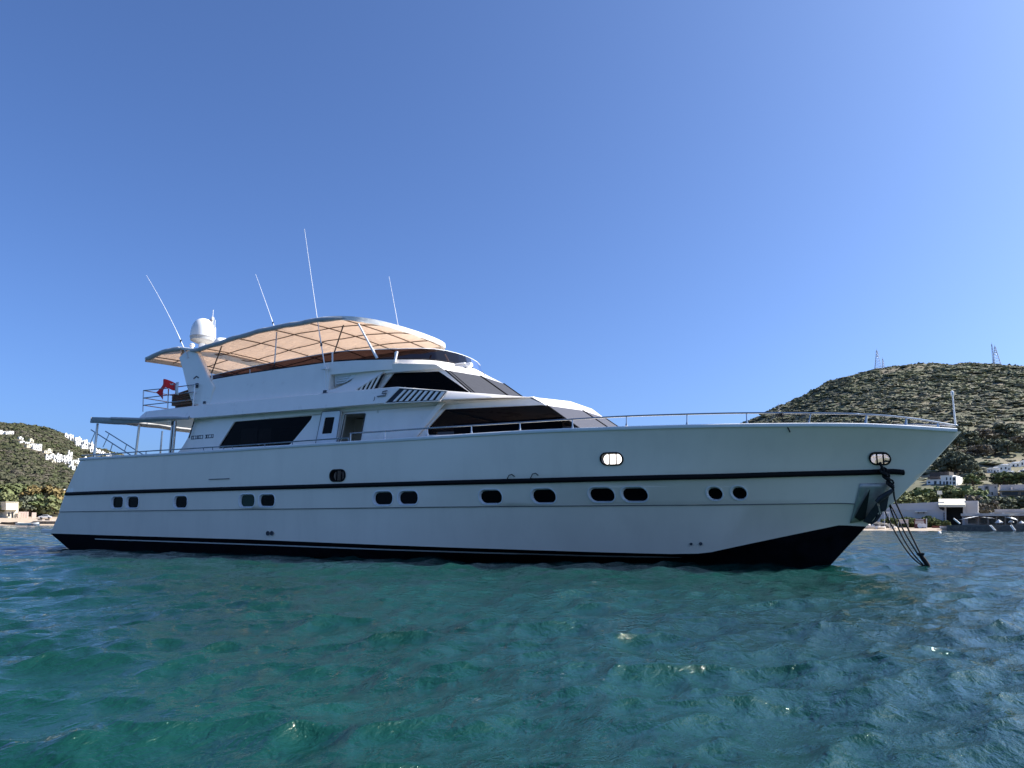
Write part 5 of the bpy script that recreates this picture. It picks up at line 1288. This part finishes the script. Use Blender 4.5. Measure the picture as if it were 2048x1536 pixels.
pylon(1767.5,743,723,772,2.0,'short thin mast right beside the broad lattice mast',False)
pylon(1994,729,690,780,6.5,'lattice mast on the summit of the hill, at the right')
pylon(1988,729,687,786,1.2,'thin mast touching the lattice mast on the summit',False)
pylon(1557,818,790,700,1.6,'lone thin mast low on the left slope of the hill',False)
# ---------------------------------------------------------------- left shore things
f, e = building('cream_house', 25, LD(492), R(24), 'cream house with a blank gable wall at the water front on the left', 'house')
w1 = part(f, e, 'wall', M['wallc'], [(12,37,1004.5,1020,0,8),(14,37,1020,1038,1.5,6,0,2)]); part(f, w1, 'cornice', M['wallc'], [(11.5,37.5,1003.6,1004.8,-.3,8.6)]); win(f, w1, 23,27,1024,1036); win(f, w1, 16,20,1025,1033)
f, e = building('garden_wall', 53, LD(494), R(10), 'pink garden wall with arched openings right of the cream house', 'wall')
part(f, e, 'wall', M['wallp'], [(36,57,1023.5,1026,0,.6),(53,57.5,1023.5,1036,-.1,.8,0,2),(64,73,1025,1036,0,.6,0,2),(36,38,1023.5,1036,0,.6,0,2)]); part(f, e, 'inner_wall', M['wallp'], [(38,53,1026,1036,4,.4,0,2)])
for a in (43,48): part(f, e, 'pillar', M['wallp'], [(a,a+1.2,1026,1036,.1,.5,0,2)])
f, e = building('shore_house', 119, LD(560), R(20), 'grey house with a white end wall half hidden behind the stern', 'house')
w1 = part(f, e, 'wall', M['wallg'], [(113.5,126,979,991,0,8,0,4)]); part(f, e, 'end_wall', M['wallw'], [(126,131,978,990,0,8,0,4)]); win(f, w1, 120,124,983,985)
mb = MB(); f = Fac(106, LD(540)); f.rect(mb, 98, 118, 992, 998, 0, .8); f.rect(mb, 99, 110, 983, 992, 6, .8); tag(mb.build('retaining_wall', M['wallp']), 'tan retaining wall on the slope beside the golden tree', 'wall')
# parked car
def car():
    f = Fac(89, LD(486)); g = ground(89, LD(486), 'l'); e = empty('parked_car', (g.x,g.y,g.z+.1), 'white car parked on the left shore below the golden tree', 'car', None, math.atan2(_r.y,_r.x)+.35); L = 4.6
    prof = [(-2.3,.35),(-2.3,.85),(-1.5,.98),(-.75,1.45),(.9,1.5),(1.65,1.02),(2.25,.9),(2.3,.4)]
    mb = MB(); mb.slab([(x,-.85,z) for x,z in prof], (0,1.7,0)); mb.build('body', M['carw'], e, bevel=.08)
    for sg in (-1,1):
        mb = MB(); y = sg*.855; mb.slab([(-1.3,y,1.0),(1.4,y,1.0),(.85,y,1.4),(-.72,y,1.38)], (0,sg*.01,0)); mb.build('window', M['win'], e)
        for x in (-1.4,1.4):
            mb = MB(); mb.lathe([(.05,-.1),(.32,-.1),(.34,0),(.32,.1),(.05,.1)], (x, sg*.78, .33), 14, axis=(0,1,0)); mb.build('wheel', M['tyre'], e)
car()
def car2(): pass
f, e = building('jetty', 75, LD(474), R(-4), 'low concrete jetty with pale edge on the left shore', 'jetty'); part(f, e, 'slab', M['wallt'], [(66,150,1041,1042.5,0,7)]); part(f, e, 'wall', M['stone'], [(66,150,1042.5,1047,.5,6,0,1)])
for a in (75,90): part(f, e, 'bench', M['roofd'], [(a,a+9,1038.5,1041,2,1)])
boat(56,468,10.5,'l','white motor boat with a dark side moored at the left shore',M['wallw'],None,math.atan2(_r.y,_r.x)+.1,-.2)
boat(20,472,8,'l','dark rowing boat drawn up on the sand below the cream house',M['roofd'],None,math.atan2(_r.y,_r.x)-.1)
boat(68,466,5,'l','blue and white dinghy floating beside the white motor boat',M['blue'],None,math.atan2(_r.y,_r.x)+.4,-.15)
# white villages on the left hill
def villa(px0, px1, y0, y1, d, yaw, label, group, mt='wallw', k=0):
    d = find_d((px0+px1)/2, y1+1, 'l'); HOUSES.append((px0,px1,d,12,'l')); f, e = building('hillside_villa', (px0+px1)/2, d, R(yaw), label, 'house', group, y1); w_ = px1-px0; h_ = y1-y0; dep = w_/FPX*d*.8
    rects = [(px0,px1,y0+h_*.25,y1,0,dep,0,6)]
    if k % 3 == 0: rects.append((px0+w_*.1,px0+w_*.6,y0-h_*.15,y0+h_*.25,dep*.15,dep*.6))
    elif k % 3 == 1: rects.append((px0+w_*.45,px1,y0-h_*.1,y0+h_*.25,dep*.1,dep*.7))
    w1 = part(f, e, 'wall', M[mt], rects)
    part(f, e, 'roof_edge', M[mt], [(px0-.2,px1+.2,y0+h_*.2,y0+h_*.3,-.3,dep+.6)])
    n = max(1, int(w_/4.5))
    for i in range(n):
        a = px0 + w_*(i+.3)/n; part(f, w1, 'window', M['win'], [(a,a+w_/n*.38,y0+h_*.5,y0+h_*.85,-.08,.2)])
gA = 'white villas along the ridge'; lA = 'white flat roofed villa in the row stepping down the skyline ridge'
for k, (a, b, c, d_, dd) in enumerate([(130,143,866,875,1270),(141,152,871,881,1260),(151,163,873,886,1270),(160,171,879,890,1265),(169,180,881,893,1262),(178,188,884,897,1258),(152,161,884,893,1225),(164,176,889,896,1225),(181,189,890,905,1215),(190,201,897,905,1230),(203,211,902,908,1210),(213,223,905,912,1200)]):
    w_ = b-a; h_ = d_-c
    villa(a, a+w_*.56, c+h_*rnd.uniform(-.1,.15), d_, dd, 26+rnd.uniform(-16,16), lA, gA, 'wallw', k); villa(a+w_*.52, b, c+h_*rnd.uniform(.1,.35), d_+h_*.1, dd, 26+rnd.uniform(-16,16), lA, gA, 'wallw', k+1)
gB = 'white villas in the valley cluster'; lB = 'white cube villa in the packed cluster low on the left hillside'
for k, (a, b, c, d_, dd) in enumerate([(92,103,909,917,1030),(102,113,907,914,1040),(108,117,911,919,1020),(115,124,907,914,1040),(118,126,913,920,1015),(125,132,910,917,1025),(137,145,902,915,1060),(131,141,911,921,1010),(124,133,917,925,990),(115,123,917,922,995),(137,148,918,928,975),(147,156,919,925,985),(150,161,921,927,980),(138,151,928,938,950),(149,160,930,936,955),(156,166,917,922,995),(168,178,914,920,1010)]):
    w_ = b-a; h_ = d_-c
    villa(a, a+w_*.56, c+h_*rnd.uniform(-.1,.15), d_, dd, 26+rnd.uniform(-16,16), lB, gB, 'wallw', k); villa(a+w_*.52, b, c+h_*rnd.uniform(.1,.35), d_+h_*.1, dd, 26+rnd.uniform(-16,16), lB, gB, 'wallw', k+1)
gC = 'cream villas on the middle slope'; lC = 'cream or white villa in the broken line across the middle of the left slope'
for k, (a, b, c, d_, dd) in enumerate([(39,47,874,879,1150),(40,49,882,886,1120),(51,60,883,888,1115),(60,68,878,885,1130),(54,64,889,894,1085),(63,74,886,892,1095),(66,80,892,899,1070),(74,84,889,898,1075),(89,98,900,906,1045),(96,105,898,905,1055),(104,112,920,926,985)]):
    villa(a, b, c, d_, dd, 28+rnd.uniform(-12,12), lC, gC, 'wallc' if k in (3,4,8,9,10) else 'wallw', k)
villa(-6,12,861,866,1200,20,'long white villa high on the left hill at the edge of the picture',None,'wallw',0); villa(12,28,863,868.5,1190,25,'long white villa high on the left hill, right of the one at the edge',None,'wallw',1)

# ---------------------------------------------------------------- scrub, grown round the houses
def keepR(px, y, d, rg):
    if d < 250 and px < 1960: return False
    if 1830 < px < 1905 and 905 < y < 945: return rg.random() < .2
    if y > 888 and rg.random() < .82: return False
    return True
tag(scatter('scrub', 'r', 1440, 2190, 232, 815, 11500, 1.8, 4.2, (.36,.18,.28,.18), 3, keepR, .27, 3), label='grey green scrub covering the domed hill behind the bow', cat='scrub')
tag(scatter('scrub', 'l', -120, 360, 430, 1330, 10500, 1.8, 4.4, (.36,.20,.10,.34), 4, None, .55, 12, LML), label='olive green scrub covering the hillside behind the stern', cat='scrub')

# ---------------------------------------------------------------- loose things on the yacht
# flag over the rail
fl = MB(); rows = []
A0, A1, B0, B1 = P(312,785,y=-2.72), P(321,796,y=-2.72), P(350,764.5,y=-2.72), P(357,784,y=-2.72)
for i in range(25):
    t = i/24; r_ = []
    for j in range(9):
        s = j/8; p = (A0.lerp(B0,t)).lerp(A1.lerp(B1,t), s); arc = math.sin(math.pi*min(1,t*1.1))
        r_.append(p + Vector((0, .10*math.sin(t*9+s*2), .36*arc*(1-t*.35) - .05*math.sin(t*14)*s - .05*s)))
    rows.append(r_)
fl.grid(rows, 0); fl.grid([[rows[-1][j], rows[-1][j]+Vector((.13,.02,.01-.04*math.sin(j)))] for j in range(9)], 1)
c = rows[17][4]
def on(i, j): return rows[i][j] + Vector((0,-.012,.004))
for a, b in ((15,3),(16,3),(17,2),(18,2),(19,3)): fl.add([on(a,b)+Vector((0,-.004,0)), on(a+1,b)+Vector((0,-.004,0)), on(a+1,b+1)+Vector((0,-.004,0)), on(a,b+1)+Vector((0,-.004,0))], [(0,1,2,3)], 1)
fl.add([on(20,5), on(22,5), on(22,6), on(20,6)], [(0,1,2,3)], 1)
tag(fl.build('flag', [M['red'], M['whitefab']], solid=.004, ang=60, weld=False), 'red flag with white marks draped over the upper aft rail', 'flag')
# wicker screen / sofa back on the upper deck
e = empty('wicker_sofa', (5.0,-1.9,5.0), 'dark brown wicker sofa on the upper aft deck behind the rail', 'sofa')
u0, u1 = P(345,812,y=-2.1), P(393,803,y=-2.1); v0, v1 = P(346,790,y=-2.1), P(388,775,y=-2.1)
mb = MB(); mb.slab([(u0.x,-2.1,u0.z),(u1.x,-2.1,u0.z),(v1.x,-2.1,v1.z),(v0.x,-2.1,v0.z)], (0,.12,0)); o = mb.build('backrest', M['wicker']); o.parent = e; o.matrix_parent_inverse = Matrix.Translation((-5.0,1.9,-5.0))
mb = MB()
for i in range(7):
    t = (i+.5)/7; a = Vector((u0.x,-2.115,u0.z)).lerp(Vector((v0.x,-2.115,v0.z)),t); b = Vector((u1.x,-2.115,u0.z)).lerp(Vector((v1.x,-2.115,v1.z)),t); mb.tube([a,b], .035, 6)
o = mb.build('slat', M['wicker']); o.parent = e; o.matrix_parent_inverse = Matrix.Translation((-5.0,1.9,-5.0))
mb = MB(); mb.box(((u0.x+u1.x)/2,-1.55,u0.z+.1), (u1.x-u0.x,.9,.35)); o = mb.build('seat', M['wicker'], bevel=.03); o.parent = e; o.matrix_parent_inverse = Matrix.Translation((-5.0,1.9,-5.0))
# anchor stowed against the plate
def ap(px, py, off=-.12):
    best = None
    for lo, hi in (('knuckle','rub'),('chine','knuckle')):
        y = -.4
        for _ in range(150):
            p = P(px,py,y=y); t, s = inv(lo,hi,p.x,p.z); y += .25*(side_pt(lo,hi,t,s).y - y)
        s2 = min(max(s,0),1)
        if best is None or abs(s-s2) < best[0]: best = (abs(s-s2), side_pt(lo,hi,t,s2))
    return best[1] + Vector((-off*.45, off, 0))
anc = empty('anchor', tuple(ap(1745,1000)), 'dark galvanised anchor stowed against the bow plate', 'anchor')
def apart(name, mb, mt, **k):
    o = mb.build(name, mt, **k); o.parent = anc; o.matrix_parent_inverse = Matrix.Translation(-anc.location); return o
M['anch'] = mat('anchor_iron', (.03,.03,.036), .55, metal=.2, var=.3, vscale=8)
mb = MB(); mb.slab([ap(1707,1035,-.06), ap(1717,1042,-.06), ap(1727,1038,-.08), ap(1736.5,979,-.08)], (.01,-.03,0)); apart('fluke', mb, M['dark'])  # near-black triangle, pocket shadow and reflection put into its colour
mb = MB(); mb.slab([ap(1722,1043,-.10), ap(1735,1048,-.13), ap(1751,1024,-.17), ap(1747,1006,-.15), ap(1739,1018,-.13)], (.01,-.05,0)); apart('fluke', mb, M['anch'])
mb = MB(); mb.tube([ap(1778,981,-.2), ap(1766,989,-.2), ap(1753,998,-.19), ap(1747,1005,-.18)], [.04,.06,.065,.05], 8); apart('shank', mb, M['anch'])
mb = MB(); mb.slab([ap(1751,1003,-.16), ap(1757,1024,-.18), ap(1765,1021,-.18), ap(1771,990,-.17)], (.01,-.03,0)); apart('crown', mb, M['anch'])  # dark slab standing in for the shade beside the shank
mb = MB(); mb.tube([ap(1749,1013,-.17), ap(1754,1014,-.17), ap(1757,1029,-.17), ap(1753,1029,-.17)], .014, 6, closed=True); apart('shackle', mb, M['galv'])
mb = MB(); mb.tube([ap(1752,1030,-.16), ap(1762,1040,-.16), ap(1774,1049,-.16)], [.05,.04,.02], 8); mb.tube([ap(1755,1029,-.16), ap(1768,1037,-.16), ap(1777,1046,-.16)], [.02,.02,.015], 6); apart('swivel', mb, M['anch'])
# mooring lines
END = P(1856,1131,z=.0); END = P(1856,1131,y=1.0 if False else -.2)
H0 = side_hit('rub','sheer',1757,925) + Vector((.03,-.06,0))
def line(pts, r_, name, label, mt='rope', mb=None):
    out = []
    for i in range(len(pts)-1):
        p0, p1, p2, p3 = pts[max(i-1,0)], pts[i], pts[i+1], pts[min(i+2,len(pts)-1)]
        for k in range(8):
            t = k/8; out.append(.5*((2*p1) + (p2-p0)*t + (2*p0-5*p1+4*p2-p3)*t*t + (3*p1-p0-3*p2+p3)*t**3))
    out.append(pts[-1]); mb = mb or MB(); mb.tube(out, r_, 7)
    return tag(mb.build(name, M[mt]), label, 'rope', 'mooring lines at the bow')
yb = -.15
line([H0, side_hit('rub','sheer',1765,942)+Vector((.03,-.12,0)), side_hit('knuckle','rub',1774,960)+Vector((.03,-.13,0)), side_hit('knuckle','rub',1782,980)+Vector((.05,-.1,0)), P(1791,1003,y=-.2), P(1815,1055,y=yb), P(1842,1110,y=yb)], [.034]*9+[.03]*16+[.020]*(6*8+1-25), 'mooring_line', 'thickest black mooring line, led out of the bow fairlead down past the stem')
mb = MB()
kn = [side_hit('rub','sheer',1765,942)+Vector((.03,-.13,0)), side_hit('knuckle','rub',1770,952)+Vector((.03,-.14,0)), side_hit('knuckle','rub',1777,966)+Vector((.04,-.14,0))]
for i, q in enumerate(kn):
    for k in range(3): mb.tube([q+Vector((.07*math.cos(a+k),.05*math.sin(a*1.3),.07*math.sin(a)-.03*k)) for a in [j*.7 for j in range(9)]], .022, 6, closed=True)
tag(mb.build('rope_knot', M['rope']), 'tangled black rope knot hanging below the bow fairlead', 'knot')
line([P(1780,1009,y=-.06), P(1789,1025,y=-.08), P(1812,1070,y=yb), P(1838,1112,y=yb)], .017, 'mooring_line', 'thin black mooring line second from the right, taut from the stem')
line([P(1779,1011,y=-.06), P(1786,1031,y=-.08), P(1806,1076,y=yb), P(1828,1110,y=yb), P(1846,1129,y=yb)], .017, 'mooring_line', 'thin black mooring line second from the left, sagging from the stem')
line([P(1769.5,1021,y=-.06), P(1779,1043,y=-.1), P(1800,1081,y=yb), P(1822,1112,y=yb), P(1842,1129,y=yb), P(1852,1130,y=yb)], .017, 'mooring_line', 'leftmost black mooring line, hanging slackest below the stem')
mb = MB(); mb.tube([P(1839,1106,y=yb), P(1844,1114,y=yb), P(1850,1122,y=yb), P(1856,1131,y=yb), P(1859,1138,y=yb)], [.03,.05,.055,.05,.035], 8); mb.box(P(1841,1108,y=yb), (.16,.1,.05)); tag(mb.build('chain_hook', M['rope']), 'dark chain hook where the mooring lines enter the water', 'hook')
q = P(1560,828,y=None, x=None, z=3.55) if False else hit(1560,829,B['sheer'],.09); mb = MB()
for k in range(4): mb.tube([q+Vector((-.06+.04*k+.02*math.cos(a),.04*math.cos(a),.04*math.sin(a))) for a in [j*.9 for j in range(7)]], .014, 5, closed=True)
mb.tube([q, q+Vector((.05,-.01,-.1)), q+Vector((.16,.0,-.33)), q+Vector((.19,.03,-.42))], .014, 5); tag(mb.build('rope', M['rope']), 'short black rope tied round the bow rail, hanging over the side', 'rope')
